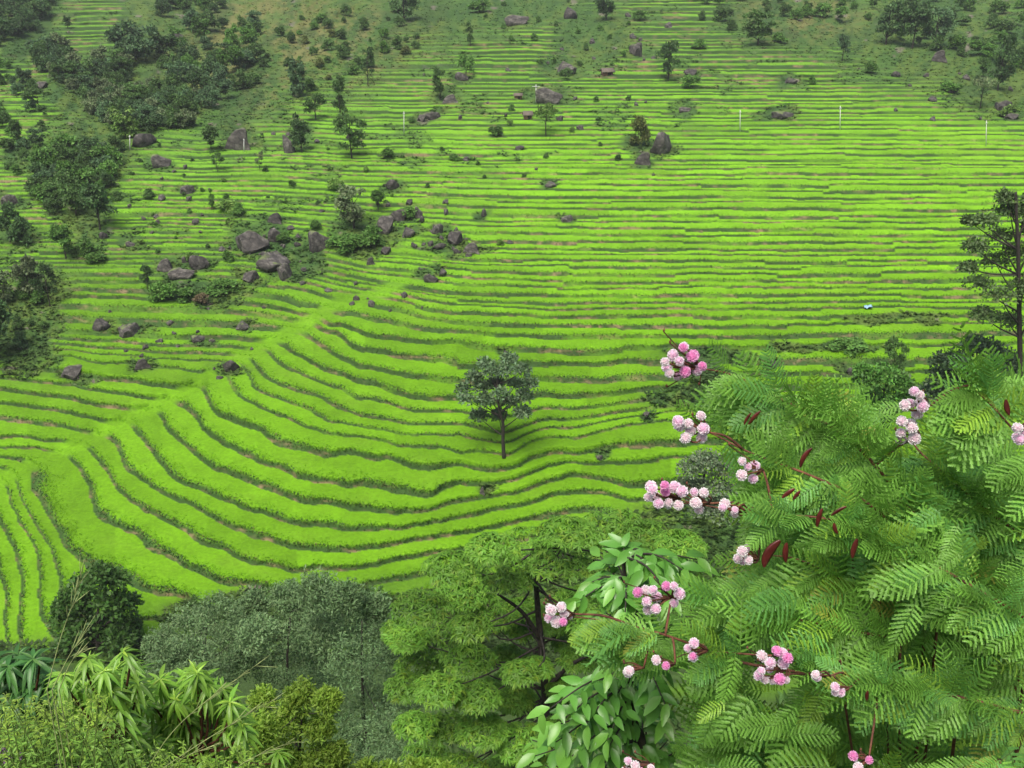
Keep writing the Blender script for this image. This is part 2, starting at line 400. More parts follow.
def blob(px, py, x, y, rx, ry, soft=.45):
    d = np.sqrt(((px - x) / rx) ** 2 + ((py - y) / ry) ** 2)
    return 1 - sstep(1 - soft, 1 + soft, d)
ROCKS = [
 (238, 147, 29, 25, .2, 'largest dark boulder at the foot of the brown ridge, right of a dark tree'),
 (146, 144, 26, 15, .2, 'low dark boulder with a mossy top beside the white pole on the left'),
 (160, 166, 19, 14, 0, 'squat boulder with a pale moss streak on the upper left terraces'),
 (292, 152, 11, 22, .2, 'upright grey rock under a dark leaning tree'),
 (187, 193, 15, 10, 0, 'small rounded boulder in open rice on the left terraces'),
 (247, 250, 34, 24, -.55, 'long slanting grey slab, largest of the central rock group'),
 (275, 222, 19, 12, 0, 'flat topped grey slab at the top of the central rock group'),
 (273, 240, 17, 17, -.5, 'slanting grey slab just right of the longest slab'),
 (318, 250, 22, 24, 0, 'broad dark boulder left of the big grey green tree'),
 (278, 264, 33, 15, -.12, 'wide flat rock resting on smaller stones in the central rock group'),
 (287, 276, 15, 17, -.2, 'upright block below the wide flat rock'),
 (251, 281, 18, 12, .4, 'dark wedge shaped boulder on the rice below the long slab'),
 (166, 270, 20, 15, 0, 'rounded grey boulder left of the pointed dark rock'),
 (201, 267, 19, 18, .3, 'pointed dark rock with a bush on its left side'),
 (181, 277, 26, 12, -.2, 'low sloping rock under the pointed dark rock'),
 (103, 328, 16, 13, 0, 'dark dome shaped boulder on the lower left terraces'),
 (132, 333, 22, 12, -.1, 'pale grey layered slab right of the dark dome shaped boulder'),
 (74, 377, 22, 15, 0, 'overgrown block standing on a terrace edge at the lower left'),
 (142, 367, 18, 12, 0, 'dark squat boulder on the corner of a curved terrace'),
 (230, 370, 18, 14, -.5, 'slanting dark rock at the fold where the terraces turn'),
 (198, 341, 16, 8, 0, 'flat dark stone between small terraces left of the fold'),
 (244, 327, 13, 8, -.4, 'thin tilted dark stone in the small terraces'),
 (186, 262, 8, 8, 0, 'small block wedged behind the pointed dark rock'),
 (385, 232, 20, 20, 0, 'dark angular boulder at the right foot of the big grey green tree'),
 (398, 218, 20, 15, .6, 'dark slab tilted to the right behind the angular boulder'),
 (392, 188, 16, 11, -.3, 'dark tilted boulder above the big grey green tree'),
 (417, 218, 8, 14, 0, 'narrow upright stone right of the tilted dark slab'),
 (410, 234, 14, 9, 0, 'low grey boulder in front of the tilted dark slab'),
 (438, 233, 12, 12, .2, 'grey boulder with a white scar left of the darkest scattered boulder'),
 (456, 243, 17, 15, .2, 'darkest of the boulders scattered right of the big tree'),
 (472, 251, 20, 12, 0, 'pale grooved boulder on the edge of the bright rice'),
 (440, 247, 18, 6, 0, 'flat brown stone lying among the scattered boulders'),
 (429, 281, 14, 9, 0, 'dark boulder alone in the bright rice above the spur'),
 (444, 273, 8, 6, 0, 'small round stone right of the lone dark boulder in bright rice'),
 (568, 221, 13, 7, -.2, 'low grey stone in bright rice at the middle of the slope'),
 (386, 254, 11, 9, 0, 'small dark boulder below the tilted dark slab'),
 (370, 264, 10, 9, 0, 'small mossy boulder under the bushes of the big tree'),
 (484, 216, 7, 10, 0, 'short upright stone on a brown bank right of the scattered boulders'),
 (545, 101, 27, 17, 0, 'wide pale boulder behind a white pole with a crossarm'),
 (567, 72, 22, 14, 0, 'flat topped grey boulder, highest of the middle of the slope'),
 (432, 119, 20, 9, 0, 'low wide boulder pair member left of the pole in the upper middle'),
 (421, 121, 9, 8, 0, 'small dark stone touching the low wide boulder'),
 (449, 102, 18, 10, 0, 'grey boulder at the foot of the small round dark tree'),
 (461, 80, 14, 10, 0, 'brown boulder in front of a small green tree'),
 (516, 24, 24, 12, -.2, 'grey rocky outcrop near the top edge'),
 (572, 17, 14, 12, 0, 'grey boulder near the top edge left of the very dark tree'),
 (637, 54, 16, 14, 0, 'dark grey boulder on the upper terraces left of the dark oval tree'),
 (690, 77, 16, 10, 0, 'grey boulder with a bush right of the dark oval tree'),
 (641, 163, 19, 15, .2, 'dark cracked boulder in front of the biggest boulder on the right'),
 (661, 151, 27, 25, .1, 'biggest boulder on the right, steep and pale streaked'),
 (782, 117, 26, 8, 0, 'long low outcrop in the bright rice between two white poles'),
 (791, 82, 14, 6, 0, 'flat grey stone on the upper right terraces'),
 (1004, 112, 18, 14, 0, 'grey boulder at the far right below the umbrella shaped tree'),
 (1012, 119, 14, 7, 0, 'flat stone just under the far right boulder'),
 (937, 61, 17, 13, 0, 'purple grey boulder below the top right clump of trees'),
 (895, 76, 10, 6, 0, 'small pale boulder on the rough terraces at the upper right'),
 (683, 111, 12, 6, -.2, 'slanting grey stone right of the biggest boulder, higher up'),
 (552, 186, 12, 6, 0, 'flat grey stone above the bright rice in the middle'),
 (10, 204, 16, 12, 0, 'grey rock near the left edge above a dark tree'),
 (42, 88, 12, 8, 0, 'grey rock on the upper left bank'),
 (178, 38, 12, 8, -.4, 'pale rock at the top of the brown ridge near the gully'),
 (104, 238, 9, 8, 0, 'small grey rock at the foot of the left tree belt'),
 (130, 246, 9, 6, 0, 'small grey stone right of the left tree belt'),
 (505, 353, 5, 4, 0, 'tiny grey stone on the terrace above the lone tree'),
 (600, 459, 8, 5, 0, 'grey stone on the bank right of the lone tree trunk'),
 (645, 416, 7, 6, 0, 'grey stone on the bank below the pink flowers'),
 (482, 494, 6, 10, 0, 'upright stone on the terrace step below the lone tree'),
 (851, 374, 11, 9, 0, 'purple grey rock just above the flowering shrub'),
 (774, 366, 9, 8, 0, 'grey rock on the bank right of the upper pink flower head'),
]
WILD = [(290, 28, 140, 64), (210, 78, 100, 52), (112, 92, 46, 42), (150, 40, 30, 40), (90, 150, 45, 45), (85, 215, 24, 42), (15, 20, 55, 45), (66, 96, 22, 26), (165, 20, 40, 40), (430, 12, 70, 30), (520, 10, 60, 18),
        (590, 30, 45, 30), (810, 18, 90, 34), (930, 35, 100, 55), (1000, 80, 60, 42), (1050, 60, 60, 60),
        (262, 238, 30, 26), (300, 255, 30, 20), (195, 292, 50, 12), (365, 238, 32, 24), (720, 357, 60, 7), (830, 345, 60, 6), (175, 270, 26, 14),
        (20, 330, 40, 45), (40, 285, 30, 20), (640, 148, 16, 12), (10, 235, 28, 12), (24, 158, 24, 14), (445, 92, 20, 7), (545, 92, 22, 10), (890, 318, 50, 5),
        (300, 140, 16, 14), (235, 130, 26, 16), (565, 60, 26, 12), (700, 395, 60, 10), (250, 690, 420, 46), (600, 640, 300, 60), (800, 560, 240, 60), (330, 620, 160, 30)]
def wildness(px, py):
    x = px + 16 * (fbm(px / 30, py / 18, 30) - .5) * 2; y = py + 10 * (fbm(px / 30, py / 18, 33) - .5) * 2
    w = np.zeros_like(px)
    for b in WILD + [(q[0], q[1] - 2, q[2] * .75 + 2, 4.5 + .12 * q[3], .5) for q in ROCKS]:
        m = (np.abs(x - b[0]) < 1.6 * b[2]) & (np.abs(y - b[1]) < 1.6 * b[3])
        if m.any():
            w[m] = np.maximum(w[m], blob(x[m], y[m], *b))
    return w

SEAM = np.array([(-40, 492), (0, 481), (45, 459), (95, 437), (135, 416), (165, 402), (200, 384), (235, 362), (265, 344), (300, 326), (335, 306), (385, 292), (440, 262)], float)
def seam(px, py):
    """distance to the fold between the spur and the left slope, and which side (1 = left slope)"""
    best = np.full(px.shape, 1e9)
    for (x1, y1), (x2, y2) in zip(SEAM[:-1], SEAM[1:]):
        dx, dy = x2 - x1, y2 - y1
        t = np.clip(((px - x1) * dx + (py - y1) * dy) / (dx * dx + dy * dy), 0, 1)
        best = np.minimum(best, np.hypot(px - x1 - t * dx, py - y1 - t * dy))
    side = (py < np.interp(px, SEAM[:, 0], SEAM[:, 1])) & (px < 440)
    return best, side
def hillside(px, py):
    """terrace geometry seen along a sight line: depth, place within its terrace, wildness, terrace number"""
    q = bil(QG, px, py)
    g = np.abs(bil(QG, px, py + 3) - bil(QG, px, py - 3)) / 6.0
    w = wildness(px, py)
    k0 = np.clip(np.searchsorted(BRK, q), 1, len(BRK) - 1)
    s0 = BRK[k0] - BRK[k0 - 1]
    spur = sstep(330, 400, q) * sstep(700, 560, px)
    q = q + (vnoise(px / 9, py / 9, 46) - .5) * np.minimum(2.0, s0 * .11) + (vnoise(px / 25, py / 25, 47) - .5) * np.minimum(3.0, s0 * .16)
    # bunds that wander, break off and start again a little higher or lower
    def brk(k):
        kf = k * 1.0
        cw = px / (60 + 100 * vnoise(kf * 1.7 + .5, kf * 0 + 3.5, 41)) + 9 * vnoise(kf * 3.3 + .5, kf * 0 + 8.5, 42)
        jump = (vnoise(np.floor(cw) * 5.1 + .5, kf * 2.9 + .5, 43) - .5) * .85
        wav = (vnoise(px / 60 + kf * 3.7, kf * 7.7 + .5, 44) - .5) * .28 + (vnoise(px / 22 + kf * 5.3, kf * 3.1 + .5, 45) - .5) * .16
        sk = np.minimum(BRK[np.clip(k + 1, 0, len(BRK) - 1)] - BRK[k], BRK[k] - BRK[np.maximum(k - 1, 0)])
        return BRK[k] + sk * (jump * (1 - spur) + wav * (1 - .75 * spur) + shift)
    nb = len(BRK) - 1
    sd_, left_ = seam(px, py)
    shift = np.where(left_, .30, 0.0) * sstep(372, 392, q) * sstep(560, 530, q)
    k = np.clip(np.searchsorted(BRK, q), 1, nb)
    k = np.where(q > brk(k), np.minimum(k + 1, nb), np.where(q < brk(k - 1), np.maximum(k - 1, 1), k))
    bt, bb = brk(k - 1), brk(k)
    f = np.clip((bb - q) / np.maximum(bb - bt, .5), 0, 1)
    r0 = np.clip(rref(q) * np.maximum(g, .1) * 1.12 + .05 * (vnoise(px / 20, py / 8, 48) - .3), .24, .85)
    r0 = np.where(q > 410, np.clip(r0, .22, .35), r0)
    st = sstep(0, 1, f / r0) * .5 + np.clip(f / r0, 0, 1) * .5
    z_t = ZB[k] + (ZB[k - 1] - ZB[k]) * st
    z_w = zref(q)
    ws = (1 - sstep(2, 11, sd_)) * sstep(460, 400, px) * sstep(255, 300, py)
    wz = np.maximum(w, ws)
    z = z_t * (1 - wz) + z_w * wz
    t = -z / vrow(py)
    bump = (fbm((1.2 * px + py) / 40, (-px + 1.2 * py) / 110, 50, 3) - .5) * .07 * w * sstep(170, 90, py)
    bump = bump + (fbm(px / 10, py / 6, 54, 2) - .5) * .006 * w
    t = t * (1 + bump)
    return t, f, r0, w, k, q
COLS = np.concatenate([np.linspace(-520, -20, 36), np.arange(-16, 1041, 2.0), np.linspace(1050, 1544, 36)])
ROWS = np.concatenate([np.arange(-6, 130, .6), np.arange(130, 420, .8), np.arange(420, 691, 1.0)])
gpx, gpy = np.meshgrid(COLS, ROWS)
T, Ff, R0, Wd, Kk, Qq = hillside(gpx, gpy)
T = np.maximum.accumulate(T[::-1] , axis=0)[::-1]          # no bank overhangs
P_far = ray(gpx, gpy, T)
def ground(px, py):
    """world point of the hillside at a place, and metres per pixel there"""
    j = int(np.clip(np.searchsorted(COLS, px), 0, len(COLS) - 1)); i = int(np.clip(np.searchsorted(ROWS, py), 0, len(ROWS) - 1))
    return P_far[i, j].copy(), T[i, j] / F_PX

# colours of the ground itself
def mixc(a, b, f): return a * (1 - f[..., None]) + np.asarray(b) * f[..., None]
def hsh(k, c): return vnoise(k * 7.31 + .5, c * 3.17 + .5, 60)
cell = np.floor(gpx / 90 + 5 * hsh(Kk * 1.0, Kk * 0.0))
tone = hsh(Kk.astype(float), cell)
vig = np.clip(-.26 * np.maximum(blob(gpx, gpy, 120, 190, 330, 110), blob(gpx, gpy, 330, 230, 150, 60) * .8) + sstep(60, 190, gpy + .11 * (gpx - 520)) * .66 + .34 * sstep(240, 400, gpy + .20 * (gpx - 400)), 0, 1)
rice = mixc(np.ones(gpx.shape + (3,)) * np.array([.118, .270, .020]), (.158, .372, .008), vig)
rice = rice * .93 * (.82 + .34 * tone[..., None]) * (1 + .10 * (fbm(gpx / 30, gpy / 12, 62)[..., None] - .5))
yel = sstep(.50, .85, fbm(gpx / 60, gpy / 20, 64)) * .35
rice = mixc(rice, (.185, .365, .02), yel)
dryn = .5 * fbm(gpx / 40, gpy / 7, 66, 3) + .5 * fbm(gpx / 5, gpy / 3, 67, 3)
ris = mixc(np.ones_like(rice) * np.array([.034, .074, .017]), (.095, .098, .042), sstep(.48, .68, dryn))
ris = mixc(ris, (.22, .165, .09), sstep(.62, .74, dryn) * .7)
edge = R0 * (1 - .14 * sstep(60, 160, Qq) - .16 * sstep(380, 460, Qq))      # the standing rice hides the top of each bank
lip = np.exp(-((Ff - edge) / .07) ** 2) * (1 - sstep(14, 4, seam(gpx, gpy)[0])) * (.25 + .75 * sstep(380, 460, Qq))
riser_f = 1 - sstep(-.05, .06, Ff - edge)
brkn = 1 - (1 - sstep(400, 460, Qq)) * sstep(70, 150, Qq) * .45 * sstep(.50, .74, fbm(gpx / 34, Kk * 1.7 + gpy / 40, 68, 2))
_sd, _lf = seam(gpx, gpy)
seam_f = 1 - sstep(2, 10, _sd + 10 * (fbm(gpx / 14, gpy / 14, 69) - .5))
seam_f = seam_f * sstep(460, 400, gpx) * sstep(255, 300, gpy)
riser_f = riser_f * brkn * (1 - .95 * seam_f)
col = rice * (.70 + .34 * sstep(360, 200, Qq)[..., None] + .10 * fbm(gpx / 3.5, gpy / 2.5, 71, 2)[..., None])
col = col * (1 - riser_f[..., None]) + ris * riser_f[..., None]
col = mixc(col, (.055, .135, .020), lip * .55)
dg1, dg2 = (1.2 * gpx + gpy) / 1.56, (-gpx + 1.2 * gpy) / 1.56
wn1 = fbm(dg1 / 20, dg2 / 60, 70, 4)
wild_c = mixc(np.ones_like(rice) * np.array([.046, .100, .022]), (.078, .128, .026), sstep(.40, .62, .6 * wn1 + .4 * fbm(gpx / 5, gpy / 4, 79, 2)))
ridge = np.maximum(blob(gpx, gpy, 290, 45, 120, 70), blob(gpx, gpy, 800, 15, 60, 24))
wild_c = mixc(wild_c, (.138, .140, .048), ridge * sstep(.36, .62, .6 * fbm(dg1 / 15, dg2 / 55, 74, 4) + .4 * fbm(gpx / 4, gpy / 3, 76, 2)) * .9)
wild_c = mixc(wild_c, (.030, .070, .020), sstep(.48, .62, .65 * fbm(dg1 / 13, dg2 / 34, 77, 4) + .35 * fbm(gpx / 4, gpy / 3, 72, 2)) * .65)
wild_c = mixc(wild_c, (.14, .13, .10), sstep(.78, .84, fbm(gpx / 14, gpy / 8, 78, 3)))
wild_c = mixc(wild_c, (.035, .065, .018), sstep(600, 650, gpy))
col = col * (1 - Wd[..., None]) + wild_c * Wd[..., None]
# scattered waste patches between the terraces
waste = sstep(.58, .68, fbm(gpx / 26, gpy / 8, 82, 3)) * sstep(270, 150, gpy + .22 * (gpx - 350)) * .55
col = mixc(col, (.062, .128, .028), waste)

# beyond the crest and down into the near valley, in world space
nr, nc = gpx.shape
top = P_far[0]
up = []
for i, (dy, dz) in enumerate([(10, 6), (25, 16), (50, 32), (90, 56), (140, 84), (200, 104), (280, 110), (400, 100), (700, 60)]):
    sc_ = 1 + dy / 600.0
    e = top.copy(); e[:, 0] *= sc_; e[:, 1] += dy; e[:, 2] += dz + (fbm(COLS / 60, np.full(nc, dy / 40.), 90) - .5) * dy * .12
    up.append(e)
up = np.array(up[::-1])
bot = P_far[-1]
NEAR_Y = np.array([-40, .3, 1.2, 3, 10, 20, 40, 60, 80, 100])
NEAR_Z = np.array([-1.7, -1.7, -3.4, -6.0, -14.0, -25.0, -47.0, -69.0, -91.0, -108.0])
def near_z(y): return np.interp(y, NEAR_Y, NEAR_Z)
dn = []
for s in np.concatenate([np.linspace(.02, .75, 60), np.linspace(.76, 1, 60)]):
    e = bot.copy()
    e[:, 0] = bot[:, 0] * (1 - .72 * s)
    e[:, 1] = bot[:, 1] * (1 - s) - 30 * s
    zn = near_z(e[:, 1])
    a = sstep(0, .14, s)
    e[:, 2] = bot[:, 2] * (1 - a) + np.minimum(zn, bot[:, 2] + 4000 * max(0, s - .05)) * a
    e[:, 2] += (fbm(e[:, 0] / 3 + 50, e[:, 1] / 3 + 50, 93) - .5) * .9 * sstep(.03, .2, s) * np.clip(e[:, 1] / 4, 0, 1)
    dn.append(e)
dn = np.array(dn)
ALL = np.concatenate([up, P_far, dn])
upc = np.ones(up.shape) * np.array([.10, .17, .035]); dnc = np.ones(dn.shape) * np.array([.038, .070, .018])
dnc = dnc * (.7 + .6 * fbm(dn[..., 0] / 2 + 90, dn[..., 1] / 2 + 90, 95)[..., None])
ALLC = np.concatenate([upc, col, dnc])
NR = ALL.shape[0]
ii, jj = np.meshgrid(np.arange(NR - 1), np.arange(nc - 1), indexing='ij')
a = ii * nc + jj
quads = np.stack([a, a + nc, a + nc + 1, a + 1], -1).reshape(-1, 4)

def ground_mat():
    m, N, L, p = new_mat('terraced ground')
    at = N.new('ShaderNodeAttribute'); at.attribute_name = 'col'
    tc = N.new('ShaderNodeTexCoord')
    def nz(s, d=4):
        n = N.new('ShaderNodeTexNoise'); n.inputs['Scale'].default_value = s; n.inputs['Detail'].default_value = d
        L.new(tc.outputs['Object'], n.inputs['Vector']); return n
    n1, n2 = nz(1.6, 5), nz(.18, 3)
    mr = N.new('ShaderNodeMapRange'); mr.inputs[1].default_value = .25; mr.inputs[2].default_value = .75
    mr.inputs[3].default_value = .82; mr.inputs[4].default_value = 1.18; L.new(n1.outputs['Fac'], mr.inputs[0])
    m2 = N.new('ShaderNodeMapRange'); m2.inputs[1].default_value = .3; m2.inputs[2].default_value = .7
    m2.inputs[3].default_value = .88; m2.inputs[4].default_value = 1.12; L.new(n2.outputs['Fac'], m2.inputs[0])
    mu = N.new('ShaderNodeMath'); mu.operation = 'MULTIPLY'; L.new(mr.outputs[0], mu.inputs[0]); L.new(m2.outputs[0], mu.inputs[1])
    mx = N.new('ShaderNodeMix'); mx.data_type = 'RGBA'; mx.blend_type = 'MULTIPLY'; mx.inputs[0].default_value = 1
    L.new(at.outputs['Color'], mx.inputs[6]); L.new(mu.outputs[0], mx.inputs[7]); L.new(mx.outputs[2], p.inputs['Base Color'])
    bp = N.new('ShaderNodeBump'); bp.inputs['Strength'].default_value = .5; bp.inputs['Distance'].default_value = .3
    L.new(n1.outputs['Fac'], bp.inputs['Height']); L.new(bp.outputs[0], p.inputs['Normal'])
    p.inputs['Roughness'].default_value = .8; p.inputs['Specular IOR Level'].default_value = .15
    return m
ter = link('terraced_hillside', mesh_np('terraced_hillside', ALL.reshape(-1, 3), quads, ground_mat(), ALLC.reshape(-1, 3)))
ter['kind'] = 'structure'

# ---------------------------------------------------------------- rice, bund weeds and wild grass (nobody could count them)
M_rice = leaf_mat('rice blades', .6, .5, .2, .12, .10)
M_weed = leaf_mat('weeds on the bunds', .6, .35, .2, .6, .25)
inside = (gpx > -60) & (gpx < 1085) & (gpy < 665)
def pick(mask, n, seed):
    idx = np.flatnonzero(mask & inside)
    r = np.random.default_rng(seed)
    i = r.choice(idx, min(n, len(idx)), replace=False)
    return i, r
def tuft_template(nb, spread, w, seed):
    r = np.random.default_rng(seed); V, Q = [], []
    for b in range(nb):
        a = r.uniform(0, 6.283); l = r.uniform(.7, 1.1); o = spread * r.uniform(.4, 1.1)
        dx, dy = math.cos(a), math.sin(a); px_, py_ = -dy * w / 2, dx * w / 2
        r0x, r0y = dx * .08, dy * .08
        k = len(V)
        V += [(r0x - px_, r0y - py_, 0), (r0x + px_, r0y + py_, 0), (dx * o * .6 + px_ * .8, dy * o * .6 + py_ * .8, l * .65), (dx * o * .6 - px_ * .8, dy * o * .6 - py_ * .8, l * .65)]
        V += [(dx * o + px_ * .2, dy * o + py_ * .2, l), (dx * o - px_ * .2, dy * o - py_ * .2, l)]
        Q += [(k, k + 1, k + 2, k + 3), (k + 3, k + 2, k + 4, k + 5)]
    return np.array(V, float), np.array(Q)
def rotz(n, r):
    a = r.uniform(0, 6.283, n); c, s = np.cos(a), np.sin(a); z = np.zeros(n); o = np.ones(n)
    return np.stack([np.stack([c, -s, z], -1), np.stack([s, c, z], -1), np.stack([z, z, o], -1)], -2)
_PR = np.concatenate([P_far[:, 1:], P_far[:, -1:]], 1).reshape(-1, 3)
_KR = np.concatenate([Kk[:, 1:], Kk[:, -1:]], 1).ravel()
def spot(i, r):
    """a point near grid point i, on the same terrace"""
    a = r.random((len(i), 1)) * (_KR[i] == Kk.ravel()[i])[:, None]
    return Pf[i] * (1 - a) + _PR[i] * a
Pf = P_far.reshape(-1, 3); Cf = rice.reshape(-1, 3); Tf = T.ravel()
B = Batch()
r_mix = np.random.default_rng(91).random(Ff.shape) ** 2
i, r = pick((Ff > edge + .03) & (Ff < edge + .06 + .30 * r_mix) & (Wd < .35), 90000, 11)
tv, tq = tuft_template(5, 1.15, .36, 1)
hgt = .25 * r.uniform(.8, 1.2, len(i))
stamp(B, tv, tq, spot(i, r) - np.array([0, 0, .05]), rotz(len(i), r), hgt, Cf[i] * r.uniform(1.08, 1.2, (len(i), 1)) * np.array([1.05, 1.0, .9]))
o = link('rice_crop', B.mesh('rice_crop', M_rice)); o['kind'] = 'stuff'
o['label'] = 'bright green young rice growing on the terraces'

B = Batch()
i, r = pick((np.abs(Ff - edge) < .075) & (Wd < .5) & (seam_f < .3), 34000, 12)
near = np.clip(1.2 - Tf[i] / 500, .5, 1)
tv, tq = tuft_template(5, .8, .30, 2)
cc = np.where(r.random((len(i), 1)) < .8, np.array([[.075, .150, .042]]), np.array([[.17, .19, .06]])) * r.uniform(.7, 1.35, (len(i), 1))
stamp(B, tv, tq, spot(i, r) - np.array([0, 0, .05]), rotz(len(i), r), .42 * near * r.uniform(.5, 1.3, len(i)), cc)
i, r = pick((Ff < edge) & (Wd < .5) & (seam_f < .3), 22000, 13)
cc = np.where(r.random((len(i), 1)) < .75, np.array([[.055, .12, .025]]), np.array([[.17, .14, .06]])) * r.uniform(.7, 1.3, (len(i), 1))
stamp(B, tv, tq, spot(i, r) - np.array([0, 0, .05]), rotz(len(i), r), .33 * r.uniform(.5, 1.2, len(i)), cc)
o = link('bund_grass', B.mesh('bund_grass', M_weed)); o['kind'] = 'stuff'
o['label'] = 'darker grass and weeds on the terrace banks'

B = Batch()
i, r = pick((Wd > .4) | (waste > .35), 27000, 14)
tv, tq = tuft_template(6, .9, .26, 3)
cc = wild_c.reshape(-1, 3)[i] * r.uniform(.8, 1.7, (len(i), 1))
stamp(B, tv * np.array([1.3, 1.3, .6]), tq, spot(i, r) - np.array([0, 0, .1]), rotz(len(i), r), 1.0 * r.uniform(.4, 1.4, len(i)), cc)
o = link('wild_grass', B.mesh('wild_grass', M_weed)); o['kind'] = 'stuff'
o['label'] = 'rough wild grass on the unterraced slope'

# undergrowth on the near valley side
B = Batch()
r = np.random.default_rng(15)
dd = dn.reshape(-1, 3); okd = (dd[:, 1] > 1.0) & (np.abs(dd[:, 0]) < dd[:, 1] * .75 + 3)
i = r.choice(np.flatnonzero(okd), 16000)
pp = dd[i] + r.normal(0, .25, (len(i), 3)) * np.array([1, 1, 0]) * np.clip(dd[i][:, 1:2] / 20, .3, 2)
lv, lq = leaf_template(.32, 2, .3)
e = unit(r.normal(0, 1, (len(i), 3)) + np.array([0, -.3, .9]))
stamp(B, lv, lq, pp, frames(e, r.normal(0, .6, (len(i), 3)) + np.array([0, -.4, 1])), np.clip(dd[i][:, 1] * .035, .12, 1.5) * r.uniform(.6, 1.4, len(i)),
      np.array([[.05, .11, .025]]) * r.uniform(.5, 1.5, (len(i), 1)))
o = link('undergrowth', B.mesh('undergrowth', M_weed)); o['kind'] = 'stuff'
o['label'] = 'dark undergrowth covering the near valley side'
# ---------------------------------------------------------------- trees and bushes of the far slope
PAL = {'dark': (.072, .146, .036), 'deep': (.056, .116, .036), 'green': (.090, .200, .036), 'grey': (.135, .190, .085),
       'light': (.140, .255, .050), 'olive': (.105, .138, .036), 'teal': (.078, .152, .062), 'dry': (.16, .13, .07)}
M_crown = leaf_mat('far foliage', .6, .25, .25, 3.0, .2, .22)
LEAF_S = diamond(.6, .1)
def crown_batch(r, clumps, leaf, n_per, col, flat=.75, droop=.0, spread=1.0):
    """leaf clumps (centre, radius) filled with small leaves, denser and more level towards each clump's top"""
    B = Batch(); P, D, N, S, C = [], [], [], [], []
    for (c, rad) in clumps:
        n = int(n_per * 1.7 * r.uniform(.75, 1.25))
        d = unit(r.normal(0, 1, (n, 3))); d[:, 2] = np.where(d[:, 2] < -.35, -d[:, 2] * .6, d[:, 2])
        rr = r.random((n, 1)) ** (1 / 2.2)
        p = np.asarray(c) + d * rr * rad * np.array([spread, spread, flat])
        ax = unit(d * .7 + r.normal(0, .75, (n, 3)) + np.array([0, 0, -droop]))
        P.append(p); D.append(ax); N.append(d * .7 + r.normal(0, .45, (n, 3)) + np.array([0, 0, .75]))
        S.append(leaf * r.uniform(.6, 1.35, n))
        C.append(np.asarray(col)[None] * r.uniform(.72, 1.28, (n, 1)) * r.uniform(.82, 1.18) * (1 + r.normal(0, .05, (n, 3))))
    P, D, N, S, C = map(np.concatenate, (P, D, N, S, C))
    stamp(B, LEAF_S[0], LEAF_S[1], P, frames(D, N), S, np.clip(C, .004, .6))
    return B
def limbs(B, r, base, top, clumps, rad, col=(1, 1, 1)):
    """a tapered trunk and one limb to each clump"""
    base, top = np.asarray(base, float), np.asarray(top, float)
    mid = (base + top) / 2 + r.normal(0, .02, 3) * np.linalg.norm(top - base) * np.array([1, 1, 0])
    path = smooth_path([base, mid, top], 4)
    tube(B, path, np.linspace(rad, rad * .35, len(path)), 6, col)
    for c, cr in clumps:
        c = np.asarray(c)
        f = np.clip((c[2] - base[2]) / max(1e-6, top[2] - base[2]) - r.uniform(.18, .34), .25, .95)
        s_ = path[int(f * (len(path) - 1))]
        m = (s_ + c) / 2 + np.array([0, 0, -.06 * np.linalg.norm(c - s_)])
        pp = smooth_path([s_, m, c], 3)
        tube(B, pp, np.linspace(rad * .40, rad * .10, len(pp)), 4, col)
_cache = {}
